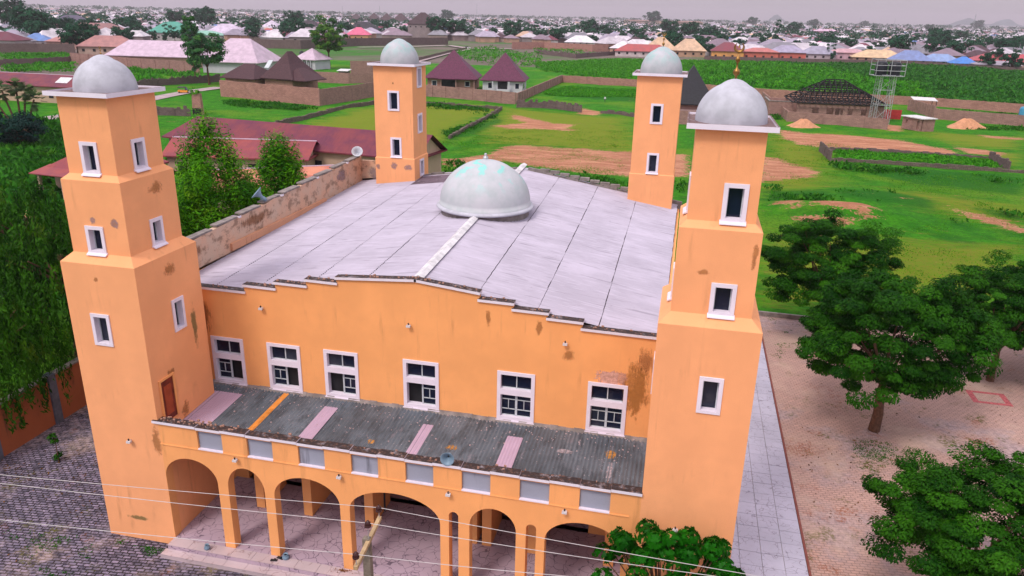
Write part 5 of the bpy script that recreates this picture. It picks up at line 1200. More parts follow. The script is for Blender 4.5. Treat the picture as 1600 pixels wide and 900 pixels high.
# long school-like block with maroon roof, lower red roof and orange roof in front
def gable(label, e0, e1, D_, h, rh, wallm, roofm, oh=.6, name='long_building', cat='building', hip_left=0, wins=0, wallh=None):
    a = np.array(e0, float); b = np.array(e1, float); d = b-a; rz = math.atan2(d[1], d[0]); W_ = float(np.hypot(d[0], d[1])); t = empty(name, (a[0], a[1], 0), label, cat, rz)
    MB().box(oh, oh, -.4, W_-oh, D_-oh, h-.05).build('wall', wallm, t)
    m = MB(); z = h; q = [(0, 0), (W_, 0), (W_, D_), (0, D_)]; hl = hip_left
    E_ = [(x, y, z) for x, y in q]; r0, r1 = (hl, D_/2, z+rh), (W_, D_/2, z+rh)
    m.poly([E_[0], E_[1], r1, r0]); m.poly([E_[2], E_[3], r0, r1]); m.poly([E_[3], E_[0], r0])
    m.poly([(x, y, z-.02) for x, y in q][::-1])
    for i in range(4): A_, B_ = q[i], q[(i+1) % 4]; m.poly([(*A_, z-.18), (*B_, z-.18), (*B_, z), (*A_, z)])
    m.build('roof', roofm, t)
    MB().poly([(W_-oh, oh, h-.05), (W_-oh, D_-oh, h-.05), (W_-oh, D_/2, h+rh*.9)]).build('gable', wallm, t)
    for k in range(wins):
        x = 2+k*(W_-4)/max(1, wins-1); MB().box(x, oh-.06, 1.2, x+1.3, oh-.001, 2.5).build('window', M['dark'], t)
    MB().box(0, D_/2-.14, z+rh-.05, W_, D_/2+.14, z+rh+.06).build('ridge_cap', M['roof_pink'], t) if not hl else None
    return t
gable('long building with rusty maroon sheet roof between the left minarets', G(252, 213, 4)[:2], G(652, 250, 4)[:2], 9.5, 4.0, 2.7, M['cream_wall'], M['roof_rust'], .7, hip_left=3, wins=9)
gable('lower building with rusty red sheet roof in front of the maroon long building', G(250, 243, 3.4)[:2], G(482, 250, 3.4)[:2], 8.5, 3.4, 1.9, M['cream_wall'], M['roof_red'], .6, wins=6)
gable('low shed with rusty orange sheet roof behind the bright pointed trees', G(330, 300, 2.8)[:2], G(545, 290, 2.8)[:2], 13.0, 2.8, 1.3, M['cream_wall'], M['roof_orange'], .5, name='shed', cat='shed')
def vw(t, W_, D_):
    for x in (.2, W_*.5, W_-.5): MB().box(x, -2.6, -.3, x+.35, -2.25, 2.9).build('veranda_post', M['cream_wall'], t)
    MB().hexa([(-.6, -3, 2.9), (W_+.6, -3, 2.9), (W_+.6, .2, 3.5), (-.6, .2, 3.5), (-.6, -3, 3.0), (W_+.6, -3, 3.0), (W_+.6, .2, 3.6), (-.6, .2, 3.6)]).build('veranda_roof', M['roof_red'], t)
a = G(62, 285); house('cream building with red hipped sheet roof at the left edge of the near left minaret', (90, 301), (165, 310), 9, 3.0, 2.6, M['cream_wall'], M['roof_red'], 1.1, 6, extra=vw)
t = gable('long maroon-roofed building with pale roof panels at the far left', G(-60, 128, 4)[:2], G(112, 137, 4)[:2], 13, 4.0, 2.2, M['cream_wall'], M['roof_rust'], .7, wins=6)
for k, (x, lab) in enumerate(((26, 'left pale panel on the maroon roof'), (33.5, 'right pale panel on the maroon roof'))):
    o = MB().hexa([(x, 2, 4.72), (x+3.5, 2, 4.72), (x+2.6, 5, 5.74), (x-.9, 5, 5.74), (x, 2, 4.78), (x+3.5, 2, 4.78), (x+2.6, 5, 5.80), (x-.9, 5, 5.80)]).build('roof_panel', M['ridge'], t); o['label'] = lab
# unfinished house with open roof trusses
a, rz, W_ = place((1243, 184), (1378, 190)); D_ = 14
t = empty('unfinished_house', (a[0], a[1], 0), 'unfinished block house with open black roof trusses', 'house', rz)
m = MB(); op = [(3.6, 1.0, 5.2, 2.7), (7.0, .3, 8.6, 2.7), (9.0, .6, 10.8, 2.7), (11.9, 1.2, 13.0, 2.7), (15.0, 1.2, 16.2, 2.7)]; op = [o for o in op if o[2] < W_-.5]
m.wall((0, 0, 0), X, NY, W_, 3.6, op, .3); m.box(0, .3, -.3, .3, D_, 3.6); m.box(W_-.3, .3, -.3, W_, D_, 3.6); m.box(.3, D_-.3, -.3, W_-.3, D_, 3.6); m.box(W_*.5, .3, 0, W_*.5+.25, D_-.3, 3.5); m.box(.3, D_*.5, 0, W_-.3, D_*.5+.25, 3.5)
m.build('wall', M['block'], t); m = MB(); m.box(-6.5, 2, -.3, -6.2, 12, 3.6); m.box(-6.2, 2, -.3, 0, 2.3, 3.6); m.box(-6.2, 11.7, -.3, 0, 12, 3.6); m.build('side_room_wall', M['block'], t)
MB().box(-6.6, 1.9, 3.6, .0, 2.4, 3.75).box(-6.6, 2.4, 3.6, -6.1, 12.1, 3.75).build('ring_beam', M['concrete'], t)
MB().box(-.2, -.2, 3.602, W_+.2, .35, 3.8).build('ring_beam', M['concrete'], t)
zR = 9.0; r0, r1 = np.array((W_*.36, D_/2, zR)), np.array((W_*.56, D_/2, zR)); E_ = [np.array(p, float) for p in ((-1.2, -1, 3.8), (W_+.8, -1, 3.8), (W_+.8, D_+1, 3.8), (-1.2, D_+1, 3.8))]
def bar(p, q, r_=.14, nm='rafter'): MB().tube(tuple(p), tuple(q), r_, n=4).build(nm, M['timber'], t)
for p, q in ((E_[0], r0), (E_[3], r0), (E_[1], r1), (E_[2], r1), (r0, r1), (E_[0], E_[1]), (E_[1], E_[2]), (E_[2], E_[3]), (E_[3], E_[0])): bar(p, q, .17, 'hip_rafter')
N_ = 17
for k in range(1, N_):
    f_ = k/N_; x = E_[0][0]+(E_[1][0]-E_[0][0])*f_; xr = min(max(x, r0[0]), r1[0])
    if x < r0[0]: q = (x-E_[0][0])/(r0[0]-E_[0][0])
    elif x > r1[0]: q = (E_[1][0]-x)/(E_[1][0]-r1[0])
    else: q = 1
    for y0_ in (-1, D_+1): bar((x, y0_, 3.8), (x, y0_+(D_/2-y0_)*q, 3.8+(zR-3.8)*q))
    bar((x, -1, 3.8), (x, D_+1, 3.8), .10, 'tie_beam')
    for s in (.5,):
        bar((x, D_*.28, 3.8), (x, D_*.28, 3.8+(zR-3.8)*min(q, .56)), .09, 'strut'); bar((x, D_*.5, 3.8), (x, D_*.5, 3.8+(zR-3.8)*q), .09, 'strut')
for k in range(1, 9):
    q = k/9
    for (A_, B_, ra, rb) in ((E_[0], E_[1], r0, r1), (E_[3], E_[2], r0, r1), (E_[1], E_[2], r1, r1), (E_[0], E_[3], r0, r0)): bar(A_+(ra-A_)*q, B_+(rb-B_)*q, .15, 'purlin')
# water tower
c = G(1372, 193); t = empty('water_tower', (c[0], c[1], 0), 'galvanised steel water tower with black tanks beside the unfinished house', 'water tower', .1)
H_ = 11.0; b2 = 1.5
def sbar(p, q, r_=.07, nm='brace'): MB().tube(p, q, r_, n=5).build(nm, M['steel'], t)
LX = [(-b2, -b2), (b2, -b2), (b2, b2), (-b2, b2)]
for x, y in LX:
    for dx, dy in ((-.25, 0), (.25, 0)): sbar((x*1.1+dx, y*1.1+dy, -.3), (x+dx, y+dy, H_), .07, 'leg')
    for k in range(9): sbar((x*1.05-.25, y*1.05, k*1.2), (x*1.05+.25, y*1.05, k*1.2+.6), .035); sbar((x*1.05+.25, y*1.05, k*1.2+.6), (x*1.05-.25, y*1.05, k*1.2+1.2), .035)
for k in range(3):
    for i in range(4):
        p, q = LX[i], LX[(i+1) % 4]; sbar((*p, 1+k*3.4), (*q, 4.4+k*3.4), .04); sbar((*p, 4.4+k*3.4), (*q, 4.4+k*3.4), .05)
MB().box(-3.2, -2.2, H_, 3.2, 2.2, H_+.12).build('platform', M['steel'], t)
for i, (x, y) in enumerate(((-3.2, -2.2), (0, -2.2), (3.2, -2.2), (3.2, 2.2), (0, 2.2), (-3.2, 2.2))): sbar((x, y, H_), (x, y, H_+3.6), .08, 'cage_post')
for z in (H_+1.2, H_+2.4, H_+3.6):
    q = [(-3.2, -2.2, z), (3.2, -2.2, z), (3.2, 2.2, z), (-3.2, 2.2, z)]
    for i in range(4): sbar(q[i], q[(i+1) % 4], .06, 'rail')
for x in (-1.5, 1.5): MB().lathe((x, 0, H_+.12), [(1.3, 0), (1.35, .3), (1.35, 2.5), (1.1, 2.9), (.4, 3.1), (.001, 3.1)], 20).build('tank', M['tank'], t, True)
# small hut, slab shed, red gate, sand heaps, blue tank
a, rz, W_ = place((1408, 200), (1438, 206)); t = empty('guard_hut', (a[0], a[1], 0), 'small block guard hut with white flat roof in front of the upright slabs', 'hut', rz)
m = MB(); m.wall((0, 0, 0), X, NY, W_, 2.7, [(1.0, 1.2, 1.7, 2.1), (W_-1.5, .4, W_-.7, 2.2)], .3); m.box(0, .3, -.3, W_, 3.4, 2.7); m.build('wall', M['block'], t); MB().box(-.3, -.4, 2.702, W_+.3, 3.7, 2.9).build('roof', M['ridge'], t)
c = G(1440, 172); t = empty('open_shed', (c[0], c[1], 0), 'open shed with tattered white sheet roof behind the guard hut', 'shed')
MB().hexa([(-3, -2, 2.8), (3, -2.5, 2.7), (3.2, 2, 3.2), (-3, 2, 3.3), (-3, -2, 2.9), (3, -2.5, 2.8), (3.2, 2, 3.3), (-3, 2, 3.4)]).build('roof', M['ridge'], t)
for x, y in ((-2.8, -1.8), (2.8, -2.2), (2.8, 1.8), (-2.8, 1.8)): MB().tube((x, y, -.3), (x, y, 2.75), .08, n=6).build('post', M['timber'], t)
c = G(1392, 186); tag(MB().hexa([(-2.2, -.1, -.3), (2.2, -.1, -.3), (2.2, .1, -.3), (-2.2, .1, -.3), (-2.2, -.1, 2.3), (2.2, -.1, 2.3), (2.2, .1, 2.3), (-2.2, .1, 2.3)]).build('metal_gate', M['red'], None, loc=(c[0], c[1], 0)), 'red metal gate between the water tower and the guard hut', 'gate')
def heap(label, px, py, R, H_, mat, sy=.6, seed=1):
    c = G(px, py); m = MB(); n, k = 26, 9; V_ = [(0, 0, H_)]
    for j in range(1, k+1):
        q = j/k
        for i in range(n):
            a_ = 6.283*i/n; w_ = 1+.18*math.sin(a_*3+seed)+.08*math.sin(a_*7+seed*2); V_.append((R*q*w_*math.cos(a_), R*sy*q*w_*math.sin(a_), max(-.35, H_*(math.cos(q*math.pi)*.5+.5)**.85*(1+.12*math.sin(a_*5+q*7+seed))-.3*q)))
    m.v = V_; m.f = [(0, 1+i, 1+(i+1) % n) for i in range(n)]
    for j in range(k-1):
        for i in range(n): m.f.append((1+j*n+i, 1+(j+1)*n+i, 1+(j+1)*n+(i+1) % n, 1+j*n+(i+1) % n))
    tag(m.build('sand_heap', mat, None, True, loc=(c[0], c[1], 0)), label, 'sand heap', 'heaps of sand')
heap('orange sand heap in front of the unfinished house wall', 1254, 198, 4.0, 1.7, M['sand'], seed=1)
heap('orange sand heap by the long wall at the right edge', 1508, 200, 5.2, 2.1, M['sand'], seed=2)
c = G(1598, 184); tag(MB().lathe((0, 0, 0), [(1.1, -.3), (1.15, 2.2), (.9, 2.7), (.3, 2.9), (.001, 2.9)], 18).build('plastic_tank', m_simple('blue_plastic', (.05, .25, .40), .4), None, True, loc=(c[0], c[1], 0)), 'blue plastic tank behind the wall at the right edge', 'tank')
# three-wheeled taxi on the road at left, white car further off
c = G(287, 146); t = empty('three_wheeled_taxi', (c[0], c[1], 0), 'yellow and black three-wheeled taxi on the lane at left', 'taxi', .2)
m = MB(); m.hexa([(-1.3, -.65, .35), (1.2, -.5, .35), (1.2, .5, .35), (-1.3, .65, .35), (-1.3, -.68, .95), (1.35, -.4, .95), (1.35, .4, .95), (-1.3, .68, .95)]); m.build('body', m_simple('yellow_paint', (.7, .28, .03), .4), t)
MB().hexa([(-1.3, -.68, 1.55), (.8, -.6, 1.55), (.8, .6, 1.55), (-1.3, .68, 1.55), (-1.2, -.55, 1.85), (.6, -.5, 1.8), (.6, .5, 1.8), (-1.2, .55, 1.85)]).build('canopy', M['black'], t)
MB().hexa([(.78, -.55, .95), (1.25, -.4, .95), (1.25, .4, .95), (.78, .55, .95), (.72, -.55, 1.55), (.8, -.5, 1.55), (.8, .5, 1.55), (.72, .55, 1.55)]).build('windscreen', M['glass'], t)
for x, y in ((-.9, -.6), (-.9, .6), (1.15, 0)): MB().tube((x, y-.07, .27), (x, y+.07, .27), .27, n=14).build('wheel', M['black'], t)
for y in (-.62, .62): MB().tube((-1.25, y, .9), (-1.25, y, 1.6), .03, n=5).build('post', M['black'], t)
c = G(730, 76); t = empty('parked_car', (c[0], c[1], 0), 'white car at the junction by the town edge', 'car', .3)
MB().hexa([(-2.2, -.85, .3), (2.2, -.85, .3), (2.2, .85, .3), (-2.2, .85, .3), (-2.2, -.8, .9), (2.1, -.8, .85), (2.1, .8, .85), (-2.2, .8, .9)]).build('body', m_simple('white_car_paint', (.75, .72, .75), .3), t)
MB().hexa([(-1.6, -.78, .88), (1.1, -.78, .88), (1.1, .78, .88), (-1.6, .78, .88), (-1.1, -.65, 1.45), (.4, -.65, 1.45), (.4, .65, 1.45), (-1.1, .65, 1.45)]).build('cabin', M['glass'], t)
for x in (-1.4, 1.4):
    for y in (-.8, .8): MB().tube((x, y-.1, .32), (x, y+.1, .32), .32, n=14).build('wheel', M['black'], t)
# person by the broken wall
def person(label, px, py, shirt, trousers, rz, pose=0):
    c = G(px, py); t = bpy.data.meshes.new('person'); J = [(0, 0, .95), (0, 0, 1.2), (0, 0, 1.42), (0, 0, 1.52), (0, .02, 1.63), (0, .02, 1.74), (-.1, 0, .92), (-.11, -.03-pose*.1, .5), (-.11, 0-pose*.15, .06), (-.11, -.14-pose*.15, .03), (.1, 0, .92), (.11, -.03+pose*.1, .5), (.11, pose*.12, .06), (.11, -.14+pose*.12, .03),
         (-.19, 0, 1.40), (-.26, .02, 1.12), (-.24, -.10, .88), (.19, 0, 1.40), (.26, .02, 1.12), (.24, -.10, .88)]
    Ed = [(0, 1), (1, 2), (2, 3), (3, 4), (4, 5), (0, 6), (6, 7), (7, 8), (8, 9), (0, 10), (10, 11), (11, 12), (12, 13), (2, 14), (14, 15), (15, 16), (2, 17), (17, 18), (18, 19)]
    Rr = [.15, .14, .15, .06, .10, .08, .09, .065, .045, .04, .09, .065, .045, .04, .06, .045, .035, .06, .045, .035]
    t.from_pydata(J, Ed, []); o = link('person', t, shirt); o.location = (c[0], c[1], 0); o.rotation_euler = (0, 0, rz)
    md = o.modifiers.new('skin', 'SKIN'); 
    for i, v in enumerate(t.skin_vertices[0].data): v.radius = (Rr[i], Rr[i]*.8)
    t.skin_vertices[0].data[0].use_root = True; o.modifiers.new('sub', 'SUBSURF').levels = 1
    o.data.materials.clear(); mt = NT('person_'+label[:6]); s_ = mt.n('ShaderNodeSeparateXYZ'); mt.l(mt.co, s_.inputs[0])
    x_ = mt.mix(mt.rng(s_.outputs[2], .93, .94), trousers, shirt_c[shirt.name]); x_ = mt.mix(mt.rng(s_.outputs[2], 1.50, 1.51), x_, (.06, .03, .02)); x_ = mt.mix(mt.rng(s_.outputs[2], .08, .07), x_, (.03, .02, .02)); o.data.materials.append(mt.col(x_, .9))
    tag(o, label, 'person')
shirt_c = {'white_wall': (.7, .66, .7)}
sh_m = m_simple('white_shirt', (.7, .66, .7)); shirt_c[sh_m.name] = (.72, .68, .72)
person('person in a white shirt by the ruined wall left of the far right minaret', 945, 160, sh_m, (.03, .03, .04), .3, .4)
# grey lane from the far left to the junction at the town edge
def lane(pts, w_, mat, nm):
    W3 = [G(*p) for p in pts]; m = MB()
    for a, b in zip(W3, W3[1:]):
        u = b-a; u /= np.linalg.norm(u); n_ = np.array([-u[1], u[0], 0])*w_/2; z = np.array([0, 0, .16]); m.poly([a-n_+z, b-n_+z, b+n_+z, a+n_+z])
    tag(m.build(nm, mat), kind='structure')
Lm = m_simple('dusty_lane', (.36, .28, .29), 1, .4, .2)
lane([(-40, 190), (70, 187), (112, 180), (200, 163), (262, 150), (300, 143), (345, 137)], 5.0, Lm, 'lane'); lane([(640, 98), (700, 82), (735, 76), (800, 76)], 7, Lm, 'road'); lane([(735, 76), (700, 71), (640, 73), (560, 74)], 6, Lm, 'side_road')
# trees between plots
tree_kind('mid', (4.2, 4.2, 4.6), 80, 60, .75, 1.25, 31, 8.2, 4.2, .25, M['leaf_mid'])
M['leaf_lone'] = m_leaf('yellow_green_leaves', (.03, .13, .03), (.16, .30, .03))
tree_kind('lone', (4.2, 4.0, 4.8), 110, 90, .60, 1.0, 37, 8.0, 4.0, .25, M['leaf_lone'])
tree_kind('midpine', (3.2, 3.2, 6.5), 80, 50, .8, 1.1, 32, 8.4, 4.0, .2, M['leaf_mid'], shape='column')
c = G(515, 107); tree('lone', c, 'lone tall loose tree in the field above the small white house', s=1.5, sz=1.55)
c = G(327, 132); tree('mid', c, 'dark tree with open crown between the two pale pink halls', s=1.35, sz=1.25)
c = G(305, 121); tree('midpine', c, 'slim upright tree left of the dark open-crowned one', s=.9, sz=1.3)
# fan palms at the left edge
def palm(label, px, py, heads_, seed, mat):
    c = G(px, py); t = empty('fan_palm', (c[0], c[1], 0), label, 'palm tree'); r = np.random.default_rng(seed); tm = MB(); P, N_, T, Sh = [], [], [], []
    for (x, y, z) in heads_:
        tm.tube((x*.15, y*.15, -.3), (x*.5, y*.5, z*.5), .22, .18, 8).tube((x*.5, y*.5, z*.5), (x, y, z), .18, .14, 8)
        for k in range(34):
            d = r.normal(size=3); d[2] = d[2]*.7+.15; d /= np.linalg.norm(d); sh = r.uniform(0, 1); c0 = np.array((x, y, z))+d*1.1; s = np.cross(d, (0, 0, 1)); s /= max(.1, np.linalg.norm(s))
            for b in np.linspace(-1.0, 1.0, 9): dr = d*math.cos(b)+s*math.sin(b)-np.array([0, 0, .15]); P.append(c0+dr*.5); T.append(dr); N_.append(np.cross(d, s)+r.normal(size=3)*.1); Sh.append(sh)
    link('crown', leaf_mesh('crown', np.array(P), np.array(N_), np.array(T), 1.15, .16, np.array(Sh)), mat, t); tm.build('trunk', M['trunk'], t)
M['leaf_palm'] = m_leaf('palm_fronds', (.035, .085, .03), (.12, .17, .06))
palm('forked fan palm with several heads at the left edge', 38, 222, [(-2.6, 0, 8.6), (1.6, .5, 8.4), (4.2, -.6, 7.4), (-5.2, .3, 7.6), (-.6, 1, 9.2)], 3, M['leaf_palm'])
tree_kind('dark', (4.5, 4.0, 3.0), 90, 70, .55, 1.1, 34, 3.4, 1.2, .2, m_leaf('blue_green_leaves', (.004, .022, .022), (.012, .055, .04)))
c = G(35, 232); tree('dark', c, 'dark blue-green bush under the fan palm at the left edge', 'bush', s=.95, name='bush')

# ------------------------------------------------------------------ the town
TF = [(-400, 84), (0, 80), (115, 80), (150, 66), (330, 64), (390, 66), (480, 69), (560, 64), (700, 64), (800, 68), (830, 70), (940, 76), (960, 84), (1100, 89), (1300, 93), (1450, 98), (1600, 110), (1900, 128)]
tfx, tfy = zip(*TF)
RC = [('lilac-grey', (.36, .31, .40), 7), ('pale', (.60, .54, .60), 6), ('white', (.72, .67, .72), 3), ('dusty mauve', (.25, .18, .23), 6), ('beige', (.60, .40, .29), 1.2), ('dark brown', (.06, .025, .035), 1.6), ('maroon', (.17, .035, .06), 1), ('blue', (.12, .22, .48), .35), ('pink', (.55, .22, .34), .6), ('red', (.42, .09, .09), .6), ('grey', (.24, .23, .27), 4), ('green', (.12, .30, .24), .3)]
WC = [(.42, .30, .27), (.34, .24, .23), (.55, .48, .50), (.28, .22, .22), (.50, .28, .20)]
def hmesh(kind, W_, D_, h, rh):
    w_ = MB().box(-W_/2, -D_/2, -.5, W_/2, D_/2, h); r_ = MB()
    hip_mesh(r_, -W_/2, -D_/2, W_/2, D_/2, h+.02, rh, .6, None if kind else (abs(W_-D_)*1.0+.2), 0, .15)
    if kind == 2:
        w_.box(W_*.1, -D_/2-4, -.5, W_/2-.2, -D_/2-.01, h-.1); hip_mesh(r_, W_*.1, -D_/2-4, W_/2-.2, D_/2-1, h-.08, rh*.85, .55, None, 0, .14)
    return w_, r_
VAR = []
vr = random.Random(3)
for i in range(12):
    W_, D_ = vr.uniform(10, 19), vr.uniform(8, 13); h, rh = vr.uniform(2.8, 3.6), vr.uniform(2.2, 4.4); w_, r_ = hmesh(i % 3, W_, D_, h, rh)
    ms = []
    for b, mt, nm in ((w_, M['town_wall'], 'wall'), (r_, M['town_roof'], 'roof')):
        me = bpy.data.meshes.new(nm); me.from_pydata(b.v, [], b.f); me.materials.append(mt); ms.append(me)
    wn_ = MB()
    VAR.append((W_, D_, h, rh, ms, w_, r_))
winm = bpy.data.meshes.new('window'); q = MB().box(-.65, -.06, 0, .65, .02, 1.3); winm.from_pydata(q.v, [], q.f); winm.materials.append(M['dark'])
def zone(px):
    for lim, s in ((110, 'at the far left corner'), (230, 'beyond the near left minaret'), (330, 'above the long pale pink hall'), (480, 'above the dark brown house'), (600, 'above the lone field tree'), (700, 'beyond the far left minaret'), (850, 'above the two maroon houses'), (960, 'above the ridged crops'), (1080, 'beyond the far right minaret'), (1210, 'beyond the near right minaret'), (1340, 'above the unfinished house'), (1440, 'above the water tower'), (1540, 'right of the water tower')):
        if px < lim: return s
    return 'near the right edge'
def rowname(r_): return 'front row of town' if r_ == 0 else ('second row of town' if r_ == 1 else ('third row of town' if r_ == 2 else 'deeper in the town'))
cands = []
rr = random.Random(9)
ca, sa = math.cos(.32), math.sin(.32)
for i in range(-90, 120):
    for j in range(8, 100):
        u, v = i*20.5+rr.uniform(-4.5, 4.5)+(j % 2)*6, j*17.5+rr.uniform(-3.5, 3.5)
        x, y = u*ca-v*sa+60, u*sa+v*ca+40
        d = math.hypot(x-CAM[0], y-CAM[1])
        if d > 1500 or y < 60: continue
        px, py = proj((x, y, 0)); px, py = float(px), float(py)
        if not (-60 < px < 1660) or (y+x*-.2) < 50: continue
        fl = np.interp(px, tfx, tfy)
        if py > fl-1.0: continue
        if rr.random() < .10: continue
        cands.append((d, x, y, px, py, fl))
cands.sort()
# hand-placed houses along the town's front (photo pixel of the base, size, colours)
hand = [
 (1003, 88, 34, 12, 3, 4, 'red', 'long low red-roofed building at the town edge beyond the far right minaret', (.42, .09, .09), (.6, .5, .5), .05),
 (1030, 86, 20, 16, 3.5, 7.5, 'beige', 'steep beige-roofed house beyond the far right minaret, left of its twin', (.62, .42, .28), (.5, .3, .2), .1), (1075, 88, 20, 14, 3.5, 7, 'beige', 'steep beige-roofed house beyond the far right minaret, right of its twin', (.62, .42, .28), (.5, .3, .2), .1),
 (1136, 92, 19, 14, 4.5, 5, 'maroon', 'maroon-roofed house with orange walls left of the crescent finial', (.22, .05, .07), (.75, .34, .10), .0), (1187, 93, 21, 12, 4.5, 2.2, 'red', 'red-walled house behind the crescent finial', (.50, .16, .15), (.60, .14, .10), 0.0),
 (1230, 94, 21, 13, 4.6, 4, 'lilac', 'lilac-roofed house with red columned front right of the crescent finial', (.36, .32, .45), (.60, .13, .10), 0.0), (1278, 93, 20, 12, 3.4, 4.6, 'grey', 'grey-roofed house above the unfinished house', (.34, .32, .42), (.52, .42, .46), 0.1),
 (1325, 94, 24, 12, 4.6, 2.2, 'pink', 'pink-walled long house above the roof trusses', (.55, .32, .36), (.58, .36, .42), .0), (1374, 97, 30, 15, 2.6, 4.4, 'beige', 'wide beige-roofed house at the town edge left of the blue roofs', (.66, .46, .28), (.4, .25, .18), -.05),
 (1425, 101, 22, 14, 2.4, 5.4, 'blue', 'blue-grey-roofed house, leftmost of the blue roofs', (.19, .25, .48), (.55, .30, .14), -.1), (1471, 102, 22, 13, 2.2, 4.0, 'pale blue', 'pale blue-roofed house, middle of the blue roofs', (.24, .34, .58), (.4, .3, .3), -.1), (1508, 105, 13, 11, 2.0, 3.6, 'blue', 'bright blue-roofed small house, rightmost of the blue roofs', (.06, .22, .62), (.3, .2, .2), -.1),
 (1575, 104, 38, 14, 3, 4, 'red', 'long red-roofed building near the right edge of the town', (.45, .08, .10), (.4, .25, .2), -.05), (1560, 109, 22, 10, 2.5, 2, 'grey', 'low grey-roofed building below the long red roof', (.32, .28, .34), (.35, .25, .25), -.05),
 (258, 62, 30, 20, 5, 7.5, 'green', 'large green-roofed house above the long pale pink hall', (.08, .34, .26), (.50, .48, .46), .35), (300, 62, 40, 14, 3.5, 3, 'pale green', 'long pale green roof below the large green-roofed house', (.26, .50, .40), (.42, .42, .38), .3),
 (345, 60, 30, 20, 4, 7, 'pale lilac', 'pale lilac pyramid-roofed house right of the green roofs', (.60, .50, .64), (.6, .5, .55), .3), (420, 50, 18, 16, 5, 6.5, 'pale', 'pale pyramid-roofed house on the skyline side of the lone field tree', (.60, .52, .64), (.55, .5, .55), .1),
 (478, 50, 30, 20, 4, 8, 'black', 'black-roofed house left of the lone field tree', (.03, .02, .03), (.35, .28, .28), -.1), (562, 56, 36, 22, 4, 9, 'black', 'wide black-roofed house right of the lone field tree', (.02, .02, .028), (.55, .45, .45), -.1),
 (556, 62, 18, 14, 4, 6, 'pink', 'bright pink-roofed house right of the lone field tree', (.72, .14, .25), (.70, .36, .16), .2), (600, 52, 26, 10, 3.5, 4, 'pink', 'long pink-roofed row above the far left minaret', (.70, .16, .27), (.6, .5, .5), .2),
 (553, 34, 30, 28, 5, 13, 'brown', 'brown peaked roof on the skyline, leftmost of the peaked four', (.06, .035, .04), (.3, .24, .26), .2), (581, 36, 30, 28, 6, 14, 'brown', 'brown peaked roof on the skyline, second of the peaked four', (.06, .03, .035), (.5, .42, .46), .1), (601, 38, 26, 26, 7, 14, 'brown', 'brown peaked roof on the skyline, third of the peaked four', (.06, .03, .035), (.62, .55, .6), .1), (623, 38, 30, 26, 7, 14, 'brown', 'brown peaked roof on the skyline, rightmost of the peaked four', (.06, .03, .035), (.5, .42, .46), .1),
 (656, 61, 24, 20, 13, 10, 'brown', 'tall unfinished brown-roofed house above the far left minaret dome', (.05, .025, .03), (.30, .24, .24), .1),
 (135, 62, 46, 24, 4, 7, 'rust', 'large dusty rose-roofed house at far left above the plots', (.30, .15, .15), (.35, .25, .24), .35), (20, 58, 40, 24, 4, 7, 'grey', 'large blue-grey-roofed house at the left edge of the town', (.25, .25, .32), (.5, .25, .2), .3), (100, 45, 40, 26, 4, 9, 'slate', 'steep slate-dark-roofed house at the far left of the town', (.09, .08, .13), (.4, .35, .35), .3),
 (160, 84, 26, 12, 3.5, 5, 'rose', 'rose-roofed house beside the long pale pink hall', (.42, .20, .19), (.50, .34, .28), .35), (95, 75, 18, 12, 3.5, 3, 'rose', 'small rose-roofed house with orange wall above the dark divided plots', (.48, .22, .20), (.5, .3, .25), .35),
 (905, 72, 24, 14, 3, 5.0, 'white', 'white-roofed house above the ridged crops', (.78, .74, .80), (.6, .52, .55), .05), (1205, 66, 28, 8, 6, 1, 'white', 'long white flat-roofed building deep in the town beyond the near right minaret', (.6, .5, .5), (.4, .28, .28), .0), (1290, 58, 38, 14, 9, 3, 'pink', 'long two-storey building with pink roof deep in the town', (.62, .42, .56), (.5, .3, .36), -.1),
]
occ = []
for (px, py, W_, D_, h, rh, cn, lab, rc, wc, rz) in hand:
    c = G(px, py); occ.append((c[0], c[1]+D_*.5, max(W_, D_)*.62)); t = empty('house', (c[0], c[1]+D_/2, 0), lab, 'house', rz, 'houses of the distant town')
    w_, r_ = MB().box(-W_/2, -D_/2, -.5, W_/2, D_/2, h), MB(); hip_mesh(r_, -W_/2, -D_/2, W_/2, D_/2, h+.02, rh, .8, None if W_-D_ < 8 else (W_-D_)*.9, 0, .2)
    o = w_.build('wall', M['town_wall'], t); o.color = (*wc, 1); o = r_.build('roof', M['town_roof'], t); o.color = (*rc, 1)
    for k in range(int(W_/5)): o = link('window', winm, None, t); o.location = (-W_/2+2.5+k*5, -D_/2-.02, 1.0 if h < 6 else h-3)
nind = 0; FV, FF, FC = [], [], []
def far_add(b, M4, c):
    base = len(FV)
    for v in b.v: x, y = v[0]*M4[0]-v[1]*M4[1]+M4[2], v[0]*M4[1]+v[1]*M4[0]+M4[3]; FV.append((x, y, v[2]))
    for f in b.f: FF.append(tuple(base+i for i in f)); FC.append(c)
wts = [c[2] for c in RC]
